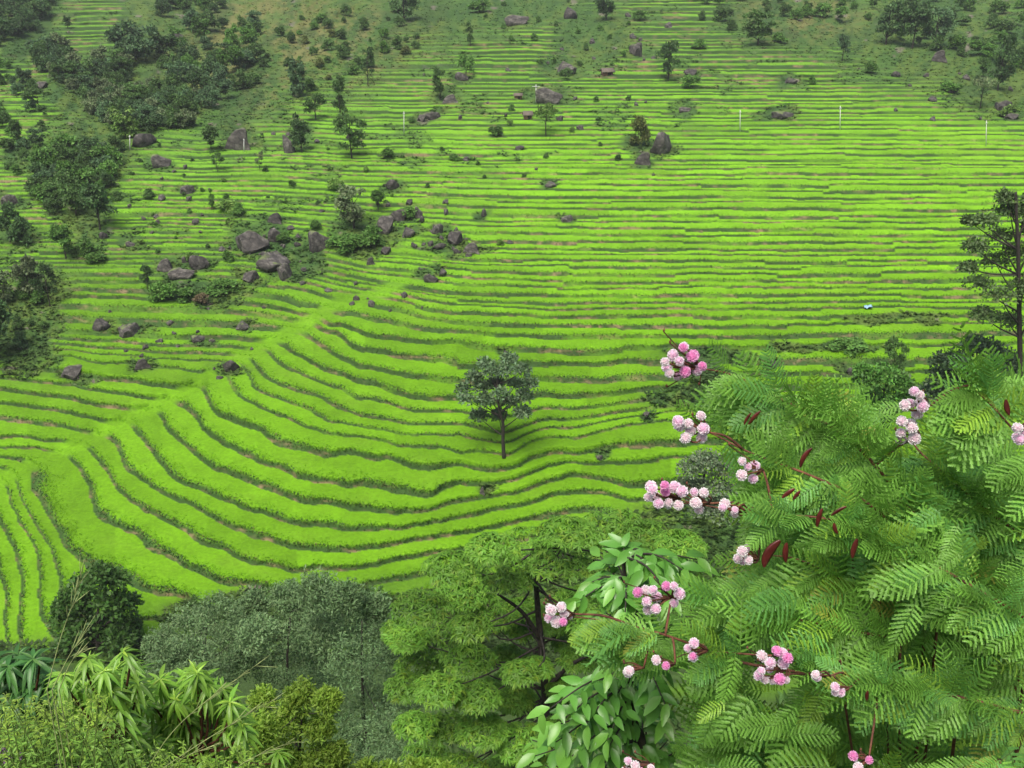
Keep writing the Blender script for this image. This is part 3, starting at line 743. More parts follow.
def tree_meshes(shape, var, colname):
    """unit-height crown and trunk: shapes round, tall, umbrella, airy, bush, clump"""
    key = (shape, var, colname)
    if key in _cache: return _cache[key]
    r = np.random.default_rng(hash((['round', 'tall', 'umbrella', 'airy', 'bush', 'clump', 'bamboo'].index(shape), var)) % 99991)
    col = PAL[colname]; cl = []
    if shape == 'round':
        for i in range(17):
            a = r.uniform(0, 6.283); z = r.uniform(.24, .88); rr = .38 * math.sqrt(max(.05, 1 - ((z - .54) / .42) ** 2)) * r.uniform(.35, 1)
            cl.append(((rr * math.cos(a), rr * math.sin(a), z), r.uniform(.11, .17)))
        cr = crown_batch(r, cl, .075, 70, col)
    elif shape == 'tall':
        for i in range(16):
            a = r.uniform(0, 6.283); z = r.uniform(.20, .93); rr = .36 * math.sqrt(max(.05, 1 - ((z - .54) / .46) ** 2)) * r.uniform(.3, .95)
            cl.append(((rr * math.cos(a), rr * math.sin(a), z), r.uniform(.10, .15)))
        cr = crown_batch(r, cl, .065, 75, col)
    elif shape == 'umbrella':
        for i in range(15):
            a = r.uniform(0, 6.283); rr = .46 * math.sqrt(r.random()); z = .86 - rr * rr * .9 + r.uniform(-.06, .04)
            cl.append(((rr * math.cos(a), rr * math.sin(a), z), r.uniform(.10, .15)))
        cr = crown_batch(r, cl, .07, 60, col, .5)
    elif shape == 'airy':
        for i in range(14):
            a = r.uniform(0, 6.283); z = r.uniform(.35, .93); rr = .40 * math.sqrt(max(.05, 1 - ((z - .62) / .38) ** 2)) * r.uniform(.5, 1.1)
            cl.append(((rr * math.cos(a), rr * math.sin(a), z), r.uniform(.08, .13)))
        cr = crown_batch(r, cl, .065, 48, col, .7)
    elif shape == 'bamboo':
        for i in range(22):
            a = r.uniform(0, 6.283); z = r.uniform(.15, .95); rr = (.18 + .30 * z) * r.uniform(.4, 1)
            cl.append(((rr * math.cos(a), rr * math.sin(a), z - rr * rr * .9), r.uniform(.08, .14)))
        cr = crown_batch(r, cl, .10, 55, col, 1.0, .9)
    elif shape == 'clump':
        for i in range(24):
            a = r.uniform(0, 6.283); rr = .46 * math.sqrt(r.random()); z = r.uniform(.12, .88 - rr * .6)
            cl.append(((rr * math.cos(a), rr * math.sin(a), z), r.uniform(.13, .20)))
        cr = crown_batch(r, cl, .075, 70, col)
    else:
        for i in range(16):
            a = r.uniform(0, 6.283); rr = .40 * math.sqrt(r.random()); z = r.uniform(.14, .80 - rr * .8)
            cl.append(((rr * math.cos(a), rr * math.sin(a), z), r.uniform(.16, .25)))
        cr = crown_batch(r, cl, .11, 62, col)
    tb = Batch()
    limbs(tb, r, (0, 0, -.08), (0, 0, .75), cl[:9], .024 if shape != 'bush' else .02)
    _cache[key] = (cr.mesh('crown', M_crown), tb.mesh('trunk', M_bark))
    return _cache[key]
_vc = [0]
def far_tree(name, px, base, h, w, shape, colname, label, cat, group=None, parts=True, dz=0.0):
    """a tree or bush rooted at a place of the slope, h and w in picture pixels at that distance"""
    p, mpp = ground(px, base)
    _vc[0] += 1
    cme, tme = tree_meshes(shape, _vc[0] % 4, colname)
    wide = {'round': .90, 'tall': .84, 'umbrella': 1.1, 'airy': .96, 'bush': 1.1, 'clump': 1.15, 'bamboo': 1.15}[shape]
    sz = h * mpp * 1.06; sxy = w * mpp / wide
    rot = random.uniform(0, 6.28)
    p = p + np.array([0, 0, dz - .15])
    if parts:
        t = thing(name, label, cat, p, group)
        t.rotation_euler = (0, 0, rot); t.scale = (sxy, sxy, sz)
        link('crown', cme, t); link('trunk', tme, t)
    else:
        t = link(name, cme, None, [float(v) for v in p]); tag(t, label, cat, group)
        t.rotation_euler = (0, 0, rot); t.scale = (sxy, sxy, sz)
    return t

G_T, G_B = 'trees standing on the terraced slope', 'bushes on the terraced slope'
TREES = [
 # x, base, h, w, shape, colour, label
 (352, 157, 46, 34, 'tall', 'dark', 'dark two stemmed tree standing alone on the rocky upper terraces'),
 (340, 119, 40, 20, 'tall', 'dark', 'narrow dark tree tapering upward, just above the two stemmed dark tree'),
 (316, 119, 24, 26, 'round', 'dark', 'low spreading dark tree beside the narrow tapering one'),
 (302, 152, 36, 24, 'round', 'deep', 'dark tree leaning over an upright grey rock at the foot of the brown ridge'),
 (368, 84, 34, 22, 'airy', 'deep', 'ragged dark tree with a leaning top below the brown grassy ridge'),
 (439, 99, 30, 17, 'round', 'dark', 'small round dark tree rising over a pair of grey boulders, bare trunk showing'),
 (466, 79, 23, 18, 'round', 'green', 'small green tree growing directly behind a single brown boulder'),
 (469, 46, 22, 11, 'tall', 'dark', 'slim dark tree on the hazy upper slope above all other slim ones'),
 (667, 80, 40, 26, 'tall', 'deep', 'dark oval tree with a short bare trunk standing alone on the upper right terraces'),
 (606, 20, 28, 26, 'round', 'deep', 'very dark round tree cut by the top edge in the middle of the picture'),
 (545, 136, 32, 32, 'umbrella', 'light', 'pale green flat topped tree on two thin stems in the middle of the upper terraces'),
 (998, 90, 50, 30, 'tall', 'deep', 'tall dark tree on the far right above the grey boulders'),
 (982, 78, 22, 14, 'tall', 'dark', 'small dark tree touching the tall dark tree on the far right'),
 (979, 108, 32, 28, 'umbrella', 'grey', 'pale grey green umbrella shaped tree on the far right'),
 (842, 60, 24, 16, 'round', 'teal', 'blue green egg shaped small tree below the wooded top right'),
 (885, 44, 48, 38, 'tall', 'deep', 'tallest dark tree of the clump at the top right, cut by the top edge'),
 (912, 48, 44, 34, 'round', 'deep', 'dark rounded tree in the middle of the top right clump'),
 (934, 46, 36, 34, 'round', 'teal', 'blue green tree on the right side of the top right clump'),
 (903, 30, 30, 30, 'round', 'dark', 'dark tree half hidden behind the top right clump'),
 (68, 28, 12, 10, 'round', 'deep', 'tiny dark round tree alone in the far corner terraces at the upper left'),
 (135, 60, 42, 50, 'clump', 'teal', 'large blue green clump of foliage at the head of the wooded gully'),
 (403, 22, 30, 32, 'round', 'deep', 'dark tree on the crest cut by the top edge beside the brown ridge'),
 (126, 138, 30, 38, 'bamboo', 'light', 'pale feathery bamboo clump standing at the top of a white pole'),
 (299, 97, 36, 28, 'bamboo', 'teal', 'blue green drooping bamboo clump on the flank of the brown ridge'),
 (20, 148, 28, 18, 'round', 'dark', 'dark round headed tree with a thin trunk near the left edge'),
 (40, 112, 24, 28, 'umbrella', 'dark', 'dark wide crowned tree on the upper left bank'),
 (100, 230, 46, 38, 'round', 'deep', 'largest dark tree in the middle of the left hand tree belt'),
 (75, 215, 34, 30, 'round', 'dark', 'dark tree leaning against the largest tree of the left belt'),
 (66, 258, 34, 32, 'round', 'green', 'mid green round tree at the lower end of the left belt'),
 (88, 256, 22, 20, 'bush', 'green', 'bright green bushy tree tucked under the largest left belt tree'),
 (10, 242, 38, 28, 'round', 'deep', 'dark tree on the left edge beside terraced rice'),
 (24, 244, 30, 26, 'bush', 'deep', 'dark low crowned tree right of the one on the left edge'),
 (212, 152, 26, 22, 'round', 'dark', 'dark tree beneath a large dark boulder at the foot of the brown ridge'),
 (217, 171, 22, 16, 'airy', 'dark', 'thin straggling dark tree among terraces below a large boulder'),
 (260, 170, 18, 12, 'airy', 'grey', 'small pale thin tree right of a white pole on the upper terraces'),
 (212, 210, 20, 8, 'tall', 'green', 'thin upright sapling next to a pale rounded bush'),
 (147, 289, 28, 14, 'tall', 'deep', 'narrow dark tree at the left end of a hedge like row of bushes'),
 (353, 228, 42, 40, 'round', 'grey', 'big grey green round tree among boulders in the middle of the slope'),
 (378, 210, 20, 20, 'round', 'green', 'small green tree between the big grey green tree and the boulders'),
 (30, 296, 42, 34, 'round', 'grey', 'grey green tree behind the dark crooked tree near the left edge'),
 (50, 306, 42, 28, 'airy', 'deep', 'dark crooked tree with an open crown near the left edge'),
 (-2, 308, 38, 40, 'round', 'grey', 'grey green tree cut by the left edge above a dark one'),
 (0, 358, 56, 46, 'round', 'deep', 'dark tree cut by the left edge at the foot of the terraces'),
 (22, 350, 20, 16, 'round', 'teal', 'small blue green tree peeking out beside the dark left edge tree'),
 (892, 378, 46, 24, 'tall', 'dark', 'small dark slender tree at the foot of the right hand terraces'),
 (758, 44, 32, 34, 'round', 'dark', 'dark rounded tree below the brown grassy patch at the top right'),
]
for (x, b, h, w, shp, c, lab) in TREES:
    far_tree('slope_tree', x, b, h, w, shp, c, lab, 'tree', G_T)
BUSHES = [
 (496, 135, 12, 15, 'dark', 'small dark bush on its own in the middle of the upper terraces'),
 (637, 146, 32, 24, 'olive', 'olive bush growing in front of the biggest boulder on the right'),
 (812, 84, 12, 8, 'green', 'tiny green shrub on the upper right terraces near two poles'),
 (228, 211, 14, 24, 'light', 'pale rounded bush beside a thin upright sapling'),
 (163, 301, 24, 28, 'green', 'green bush right of the narrow dark tree, first of the hedge like row'),
 (185, 301, 16, 24, 'green', 'low green bush in the middle of the hedge like row'),
 (224, 292, 15, 34, 'green', 'long low green bush at the right end of the hedge like row'),
 (201, 303, 13, 15, 'dry', 'dry brown bush in a gap of the hedge like row'),
 (350, 250, 20, 34, 'green', 'green bush spreading below the big grey green tree'),
 (374, 246, 22, 28, 'green', 'green bush right of the one below the big grey green tree'),
 (334, 246, 14, 20, 'green', 'low green bush touching a dark boulder left of the big tree'),
 (408, 218, 14, 20, 'green', 'green bush between two slanting dark boulders'),
 (316, 228, 10, 16, 'green', 'green bush growing on top of a dark boulder'),
 (240, 214, 12, 16, 'green', 'green bush above the long slanting rock slab'),
 (192, 262, 14, 14, 'light', 'pale green bush leaning on a pointed dark rock'),
 (228, 262, 14, 12, 'green', 'green bush below the long slanting rock slab'),
 (283, 242, 12, 16, 'green', 'small green bush squeezed between the two upper slabs'),
 (150, 197, 10, 14, 'dark', 'dark bush beside low rocks on the left terraces'),
 (455, 160, 8, 14, 'green', 'green shrub left of a tiny dark hut roof'),
 (388, 158, 12, 16, 'green', 'green shrub at the foot of the white pole in the upper middle'),
 (336, 190, 14, 20, 'light', 'pale green shrub left of the big grey green tree'),
 (500, 245, 7, 9, 'light', 'small pale shrub in the bright rice right of the scattered boulders'),
 (118, 200, 12, 14, 'dark', 'dark bush at the right border of the left tree belt'),
 (565, 78, 12, 14, 'dark', 'dark shrub at the right side of the topmost grey boulder'),
 (690, 86, 14, 20, 'green', 'green bush beside a boulder right of the dark oval tree'),
 (730, 30, 12, 14, 'dark', 'dark bush on the grassy patch at the top right'),
 (780, 42, 12, 16, 'green', 'green bush right of the dark rounded tree at the top right'),
 (870, 72, 12, 16, 'green', 'green bush under the wooded top right'),
 (950, 92, 12, 22, 'green', 'green bush among boulders on the far right'),
 (1010, 118, 14, 24, 'light', 'pale bush at the right edge below the boulders'),
 (640, 20, 12, 16, 'green', 'green bush right of the dark round tree at the top edge'),
 (480, 12, 14, 22, 'green', 'green bush at the top edge left of a grey outcrop'),
 (95, 262, 12, 20, 'green', 'low green bush at the lower right end of the left tree belt'),
 (700, 48, 10, 18, 'green', 'green bush on the upper terraces left of the dark rounded tree'),
 (845, 350, 14, 40, 'green', 'low green bush on the waste bank below the blue cloth'),
 (700, 372, 12, 50, 'dark', 'dark straggling bush on the bank behind the pink flowers'),
]
for (x, b, h, w, c, lab) in BUSHES:
    far_tree('slope_bush', x, b, h, w, 'bush', c, lab, 'bush', G_B, parts=False)

# the wood in the gully and on the ridges: one label for trees nothing tells apart
rg = np.random.default_rng(21)
def inpoly(x, y, poly):
    c = False; n = len(poly)
    for i in range(n):
        x1, y1 = poly[i]; x2, y2 = poly[(i + 1) % n]
        if (y1 > y) != (y2 > y) and x < (x2 - x1) * (y - y1) / (y2 - y1) + x1: c = not c
    return c
def wood(poly, n, hs, label, group, cols, shapes=('round', 'bush', 'bush', 'clump'), mind=4.5, name='gully_tree'):
    xs = [p[0] for p in poly]; ys = [p[1] for p in poly]; pts = []; tries = 0
    while len(pts) < n and tries < 6000:
        tries += 1
        x, y = rg.uniform(min(xs), max(xs)), rg.uniform(min(ys), max(ys))
        if not inpoly(x, y, poly) or any(abs(x - a) < mind and abs(y - b) < mind * .6 for a, b in pts): continue
        pts.append((x, y))
    for x, y in pts:
        h = rg.uniform(*hs)
        far_tree(name, x, y, h, h * rg.uniform(.85, 1.3), shapes[rg.integers(len(shapes))], cols[rg.integers(len(cols))], label, 'tree', group, parts=False)
wood([(28, 50), (60, 52), (85, 82), (96, 66), (128, 62), (122, 100), (150, 88), (200, 100), (190, 126), (150, 132), (110, 130), (96, 118), (72, 92), (44, 74)], 125, (12, 22),
     'dark tree in the wooded gully that runs down the upper left slope', 'trees of the wooded gully', ['deep', 'dark', 'teal', 'dark', 'grey'])
wood([(40, 160), (70, 148), (116, 150), (118, 170), (96, 205), (70, 200), (50, 215), (38, 190)], 46, (14, 26),
     'tree in the dense belt below the gully on the left', 'trees of the left belt', ['deep', 'dark', 'green', 'teal', 'dark'])
wood([(-12, 0), (52, -2), (48, 20), (26, 34), (-12, 50)], 40, (13, 24),
     'dark tree of the wood in the upper left corner', 'trees of the corner wood', ['deep', 'dark', 'deep'])
wood([(150, 0), (235, -2), (215, 14), (165, 20)], 14, (10, 18),
     'dark bush along the top edge above the brown ridge', 'bushes along the top edge', ['deep', 'dark', 'green'], ('bush',), 7, 'ridge_bush')
wood([(190, 30), (260, 30), (255, 92), (235, 96), (200, 110), (170, 100), (160, 60)], 36, (12, 26),
     'dark bush scattered on the flank of the brown grassy ridge', 'bushes on the brown ridge', ['dark', 'teal', 'deep', 'green'], ('bush', 'round', 'clump'), 9, 'ridge_bush')
wood([(245, 20), (395, 5), (440, 40), (372, 70), (300, 96), (262, 80)], 46, (5, 14),
     'small shrub dotted over the grassy ridge left of the middle', 'shrubs on the grassy ridge', ['dark', 'green', 'dark', 'olive'], ('bush',), 8, 'ridge_shrub')
wood([(690, -2), (1030, -2), (1030, 75), (950, 60), (870, 28), (780, 20), (700, 24)], 62, (8, 18),
     'small bush dotted over the wooded slope at the top right', 'bushes of the top right slope', ['dark', 'green', 'dark', 'green'], ('bush', 'round'), 9, 'slope_bush')
wood([(-10, 60), (30, 80), (60, 118), (60, 146), (20, 175), (-10, 190)], 26, (8, 18),
     'small bush on the bank at the left edge below the corner wood', 'bushes of the left bank', ['dark', 'green', 'teal'], ('bush', 'round'), 8, 'slope_bush')
wood([(-10, 262), (12, 270), (60, 296), (56, 325), (20, 345), (-10, 330)], 12, (8, 15),
     'low bush around the trees at the left edge of the terraces', 'bushes at the left edge', ['green', 'dark'], ('bush',), 8, 'slope_bush')
wood([(480, 0), (640, 0), (640, 60), (540, 80), (440, 60)], 22, (3.5, 8),
     'very small shrub on the rough upper slope in the middle', 'small shrubs of the upper slope', ['dark', 'green', 'green'], ('bush',), 12, 'slope_bush')
wood([(120, 145), (480, 110), (640, 90), (640, 160), (440, 210), (140, 262)], 46, (3.5, 7.5),
     'very small shrub growing on a bank between the upper terraces', 'small shrubs between the upper terraces', ['dark', 'green', 'green', 'light'], ('bush',), 14, 'slope_bush')

# ---------------------------------------------------------------- boulders
def boulder_mesh(seed):
    r = np.random.default_rng(300 + seed)
    import bmesh
    bm = bmesh.new(); bmesh.ops.create_icosphere(bm, subdivisions=4, radius=.5)
    v = np.array([x.co[:] for x in bm.verts]); f = np.array([[l.index for l in q.verts] for q in bm.faces]); bm.free()
    v[:, 0] *= r.uniform(.9, 1.15); v[:, 1] *= r.uniform(.8, 1.1)
    for k in range(13):                      # flat broken faces
        d = unit(r.normal(0, 1, 3) + np.array([0, 0, .25])); h = r.uniform(.17, .40)
        e = v @ d - h
        v -= np.where(e > 0, e * .93, 0)[:, None] * d
    n = fbm(v[:, 0] * 5 + 9, v[:, 1] * 5 + v[:, 2] * 4 + 9, 200 + seed, 4) - .5
    v += unit(v) * n[:, None] * .16
    v[:, 2] += .12
    v[:, 2] /= v[:, 2].max()
    ext = v[:, 0].max() - v[:, 0].min(); v[:, :2] /= ext
    return mesh_np('boulder', v, f, M_rock)
BM = [boulder_mesh(i) for i in range(6)]
for i, (x, b, w, h, tilt, lab) in enumerate(ROCKS):
    p, mpp = ground(x, b)
    o = link('boulder', BM[i % 6], None, [float(v) for v in p + np.array([0, 0, -.08 * h * mpp])])
    o.scale = (w * mpp * 1.0, w * mpp * .8, h * mpp * .94)
    o.rotation_euler = (0, tilt, random.uniform(-.5, .5) + (math.pi if i % 2 else 0))
    tag(o, lab, 'boulder', 'boulders on the terraced slope')
rs = np.random.default_rng(31)
STONE_AT = []
for (cx_, cy_, rx_, ry_, n) in [(170, 215, 60, 50, 18), (280, 255, 50, 40, 16), (430, 235, 70, 35, 22), (540, 110, 120, 50, 20), (160, 345, 90, 40, 16), (960, 92, 60, 26, 12), (600, 40, 80, 30, 10), (350, 300, 90, 26, 10), (320, 130, 60, 30, 6)]:
    for _ in range(n):
        STONE_AT.append((cx_ + rs.normal() * rx_ * .55, cy_ + rs.normal() * ry_ * .55))
for (x, b) in STONE_AT:
    p, mpp = ground(x, b); w = rs.uniform(3.5, 8)
    o = link('stone', BM[rs.integers(6)], None, [float(v) for v in p + np.array([0, 0, -.1])])
    o.scale = (w * mpp, w * mpp * .8, w * mpp * rs.uniform(.5, .8)); o.rotation_euler = (0, rs.uniform(-.3, .3), rs.uniform(0, 6.28))
    tag(o, 'small grey stone lying on the terraces between the boulders', 'stone', 'small stones on the slope')

# ---------------------------------------------------------------- poles, huts, a cloth
M_pole = plain('whitewashed pole', (.52, .53, .52), .6)
M_thatch = plain('grey thatch', (.12, .10, .08), .9, 0, 6, .45)
M_mud = plain('mud wall', (.16, .09, .06), .9, 0, 4, .3)
M_void = plain('dark opening', (.012, .010, .009), .9)
M_blue = plain('blue plastic', (.22, .38, .55), .5)
POLES = [(129, 150, 14, 0, 'short white pole beside the pale bamboo clump'), (244, 151, 12, 0, 'short white pole right of the largest dark boulder'),
 (404, 133, 20, 0, 'thin pale pole right of the two stemmed dark tree'), (536, 103, 17, 1, 'white pole with a crossarm in front of the wide pale boulder'),
 (740, 131, 20, 0, 'white pole on the bright right terraces, nearer the middle'), (840, 129, 22, 0, 'tallest white pole, alone in the bright right terraces'),
 (985, 146, 24, 0, 'faint white pole near the right edge of the bright terraces')]
for x, b, h, arm, lab in POLES:
    p, mpp = ground(x, b); H = h * mpp * 1.06
    t = thing('utility_pole', lab, 'pole', p, 'white poles on the slope'); t.rotation_euler = (0, -.36 * (x - 512) / F_PX, 0)
    B = Batch(); tube(B, [(0, 0, -.3), (0, 0, H * .5), (0, 0, H)], [mpp * .48, mpp * .42, mpp * .34], 8)
    link('post', B.mesh('post', M_pole), t)
    B = Batch(); a_ = H * (.20 if arm else .05)
    tube(B, [(-a_, -mpp * .6, H * .90), (0, -mpp * .6, H * .905), (a_, -mpp * .6, H * .90)], mpp * .3, 6)
    link('crossarm', B.mesh('crossarm', M_pole), t)
def box(B, lo, hi, c=(1, 1, 1)):
    x0, y0, z0 = lo; x1, y1, z1 = hi
    v = [(x0, y0, z0), (x1, y0, z0), (x1, y1, z0), (x0, y1, z0), (x0, y0, z1), (x1, y0, z1), (x1, y1, z1), (x0, y1, z1)]
    B.add(v, q=[(0, 3, 2, 1), (4, 5, 6, 7), (0, 1, 5, 4), (1, 2, 6, 5), (2, 3, 7, 6), (3, 0, 4, 7)], c=c)
HUTS = [(608, 75, 13, 7, .25, 'small mud hut with a pale thatched roof on the upper middle slope'), (517, 98, 9, 5, -.1, 'tiny hut with a flat brown roof left of the wide pale boulder'),
        (527, 119, 10, 8, .1, 'tiny dark open hut left of the pale flat topped tree')]
for x, b, w, h, rot, lab in HUTS:
    p, mpp = ground(x, b); Wd_, Hh = w * mpp, h * mpp
    t = thing('field_hut', lab, 'hut', p, 'field huts on the slope'); t.rotation_euler = (0, 0, rot)
    B = Batch(); box(B, (-Wd_ * .40, 0, -.4), (Wd_ * .40, Wd_ * .5, Hh * .62)); link('wall', B.mesh('wall', M_mud), t)
    B = Batch(); box(B, (-Wd_ * .02, -.06, -.3), (Wd_ * .26, -.005, Hh * .50)); link('doorway', B.mesh('doorway', M_void), t)
    B = Batch()
    e, g_ = Wd_ * .54, Hh * .10
    v = [(-e, -Wd_ * .14, Hh * .55), (e, -Wd_ * .14, Hh * .55), (e * .9, Wd_ * .25, Hh), (-e * .9, Wd_ * .25, Hh), (e, Wd_ * .64, Hh * .55), (-e, Wd_ * .64, Hh * .55)]
    v2 = [(a, b_, c - g_) for a, b_, c in v]
    B.add(v + v2, q=[(0, 1, 2, 3), (3, 2, 4, 5), (7, 6, 9, 8), (8, 9, 11, 10), (0, 6, 7, 1), (5, 4, 10, 11), (1, 7, 8, 2), (2, 8, 10, 4), (0, 3, 9, 6), (3, 5, 11, 9)])
    link('roof', B.mesh('roof', M_thatch), t)
p, mpp = ground(868, 309)
r = np.random.default_rng(3); g = 10
gx_, gy_ = np.meshgrid(np.linspace(-1, 1, g), np.linspace(-1, 1, g))
zz = (fbm(gx_ * 2 + 5, gy_ * 2 + 5, 120) * .9 + .35 * (1 - gx_ ** 2) * (1 - gy_ ** 2))
v = np.stack([gx_ * 4.2 * mpp, gy_ * 3 * mpp, zz * 4.4 * mpp - .1], -1).reshape(-1, 3)
a = (np.arange(g - 1)[:, None] * g + np.arange(g - 1)[None]).ravel()
o = link('plastic_sheet', mesh_np('plastic_sheet', v, np.stack([a, a + 1, a + g + 1, a + g], -1), M_blue), None, [float(x) for x in p + np.array([0, 0, .25])])
tag(o, 'small crumpled blue plastic sheet on the right hand rice terrace', 'plastic sheet')
# ---------------------------------------------------------------- single trees on the slope, built branch by branch
M_leaf_mid = leaf_mat('tree leaves', .5, .3, .3, 1.5, .18)
def traced_tree(name, label, cat, base_px, Yoff, stem, clumps, leaf_px, n_per, col, rad_px, flat=.75, group=None, limbs_px=(), thick=9, tmpl=None, droop=0.0, seed=1, dz=0.0, bark=None):
    """a tree of the slope: stem and clumps given as places beside its own base, with depth of their own"""
    p, mpp = ground(*base_px)
    r = np.random.default_rng(seed)
    Y0 = p[1] + Yoff
    w0 = atY(base_px[0], base_px[1], Y0)
    m = np.linalg.norm(w0) / F_PX
    t = thing(name, label, cat, p, group)
    cl = []
    for c in clumps:
        y = Y0 + r.uniform(-1, 1) * thick * m
        cl.append((atY(c[0], c[1], y), c[2] * m))
    CB = crown_batch(r, cl, leaf_px * m, n_per, col, flat, droop)
    TB = Batch()
    path = smooth_path([atY(x, y, Y0) for x, y in stem], 4)
    path[0] = p - np.array([0, 0, .4])
    tube(TB, path, np.linspace(rad_px * m, rad_px * m * .35, len(path)), 8)
    for (c, cr) in cl:
        d = np.linalg.norm(path - c, axis=1) + 1.5 * np.maximum(0, path[:, 2] - c[2] + 2.2 * cr)
        d[:max(2, len(path) // 4)] += 1e3
        s_ = path[int(np.argmin(d))]
        pp = smooth_path([s_, (s_ * .45 + c * .55) + np.array([0, 0, -.04]) * np.linalg.norm(c - s_), c], 4)
        tube(TB, pp, np.linspace(rad_px * m * .38, rad_px * m * .10, len(pp)), 5)
    for lp in limbs_px:
        pp = smooth_path([atY(x, y, Y0 + .3) for x, y in lp], 4)
        tube(TB, pp, np.linspace(rad_px * m * .5, rad_px * m * .2, len(pp)), 6)
    link('crown', CB.mesh('crown', M_leaf_mid, origin=p), t)
    link('trunk', TB.mesh('trunk', bark or M_bark, origin=p), t)
    return t
S3 = lambda L, ox, oy, k, rr: [(x / k + ox, y / k + oy, rr) for x, y in L]
traced_tree('lone_tree', 'dark green tree with a bare slim trunk standing alone amid the curved bright terraces', 'tree', (504, 458), 0,
    [(504, 459), (503, 440), (503, 424), (499, 408), (497, 385), (500, 365)],
    S3([(430, 325), (500, 310), (540, 345), (395, 365), (460, 385), (375, 430), (430, 435), (520, 385), (545, 420), (500, 440), (408, 480), (470, 478), (540, 470), (490, 345), (450, 350),
        (365, 400), (560, 385), (475, 415), (420, 395)], 342, 256, 2.994, 9.0),
    3.4, 210, (.115, .190, .092), 2.0, .8, thick=24, seed=41)
traced_tree('roadside_tree', 'tall thin leaved tree cut by the right edge, trunk rising above the flowering shrub', 'tree', (1021, 378), -60,
    [(1021, 400), (1020, 350), (1019, 300), (1018, 250), (1016, 205), (1016, 192)],
    [(1010, 212, 14), (985, 222, 12), (1000, 238, 12), (1024, 212, 14), (975, 248, 11), (995, 262, 13), (1018, 255, 14), (978, 284, 12), (1000, 296, 14), (1024, 288, 14), (982, 316, 12), (1008, 322, 13),
     (1005, 198, 9), (1036, 230, 16), (1040, 262, 16), (1040, 300, 18), (1036, 200, 12), (968, 268, 7), (970, 222, 7)],
    3.0, 300, (.100, .165, .055), 2.5, .8, thick=26, seed=42)
traced_tree('dark_bush', 'broad dark bush at the foot of the tall tree by the right edge', 'bush', (968, 412), -40,
    [(968, 412), (968, 390), (968, 360)],
    [(945, 378, 18), (965, 362, 18), (985, 352, 16), (1002, 360, 16), (960, 392, 20), (985, 385, 20), (935, 394, 16), (1006, 384, 16), (975, 345, 11), (945, 362, 12), (1015, 372, 14), (960, 408, 20), (990, 408, 20)],
    3.4, 420, (.066, .120, .054), 2.2, .8, thick=20, seed=43)
traced_tree('pale_bush', 'light green bush between the dark bush and the flowering shrub', 'bush', (884, 430), -40,
    [(884, 430), (884, 410), (884, 390)],
    [(868, 382, 13), (884, 376, 14), (900, 384, 13), (872, 398, 15), (892, 402, 16), (908, 400, 12), (880, 418, 18), (862, 372, 8)],
    4.0, 240, (.090, .225, .038), 2.0, .8, thick=14, seed=44)
traced_tree('grey_bush', 'hazy grey green bush half hidden at the left side of the flowering shrub', 'bush', (704, 512), -30,
    [(704, 512), (704, 490), (704, 470)],
    [(692, 470, 15), (706, 462, 15), (722, 468, 15), (690, 490, 17), (710, 488, 18), (728, 492, 16), (700, 506, 18), (722, 512, 18)],
    3.0, 460, (.14, .20, .11), 2.0, .85, thick=14, seed=45)
traced_tree('round_bush', 'dense dark round bush with glossy leaves at the lower end of the left terraces', 'bush', (98, 652), 0,
    [(98, 655), (98, 630), (98, 600)],
    [(85, 585, 14), (100, 576, 13), (115, 582, 13), (72, 602, 15), (92, 602, 16), (112, 604, 16), (128, 604, 12), (66, 622, 14), (84, 624, 17), (106, 626, 17), (126, 624, 14), (74, 640, 16), (96, 644, 18), (120, 642, 15), (132, 632, 9), (62, 610, 8)],
    4.4, 280, (.060, .140, .026), 2.6, .85, thick=20, seed=46)

# ---------------------------------------------------------------- the near trees below the camera
def near_root(px, py, Y):
    q = atY(px, py, Y)
    return np.array([q[0], Y, float(near_z(Y))])
def whorl_stamp(B, r, centre, axis, n, length, tv, tq, col, droop=.35, lift=.35, cvar=.18, scale_w=1.0):
    """leaves radiating round a shoot tip"""
    axis = unit(axis)
    a0 = np.cross(axis, [.3, .9, .2]); a0 = unit(a0); b0 = np.cross(axis, a0)
    ang = np.arange(n) / n * 6.283 * 2.4 + r.uniform(0, 6.283) + r.normal(0, .2, n)
    up = r.uniform(-.25, 1.0, n) * lift
    d = np.cos(ang)[:, None] * a0 + np.sin(ang)[:, None] * b0 + up[:, None] * axis - np.array([0, 0, 1.0]) * droop * r.uniform(.2, 1.2, (n, 1))
    N_ = axis[None] + r.normal(0, .15, (n, 3)) + np.array([0, 0, .4])
    sz = length * r.uniform(.7, 1.12, n)
    cc = np.asarray(col)[None] * r.uniform(1 - cvar, 1 + cvar, (n, 1)) * (1 + r.normal(0, .04, (n, 3)))
    stamp(B, tv, tq, np.repeat(centre[None], n, 0), frames(d, N_), sz, cc)

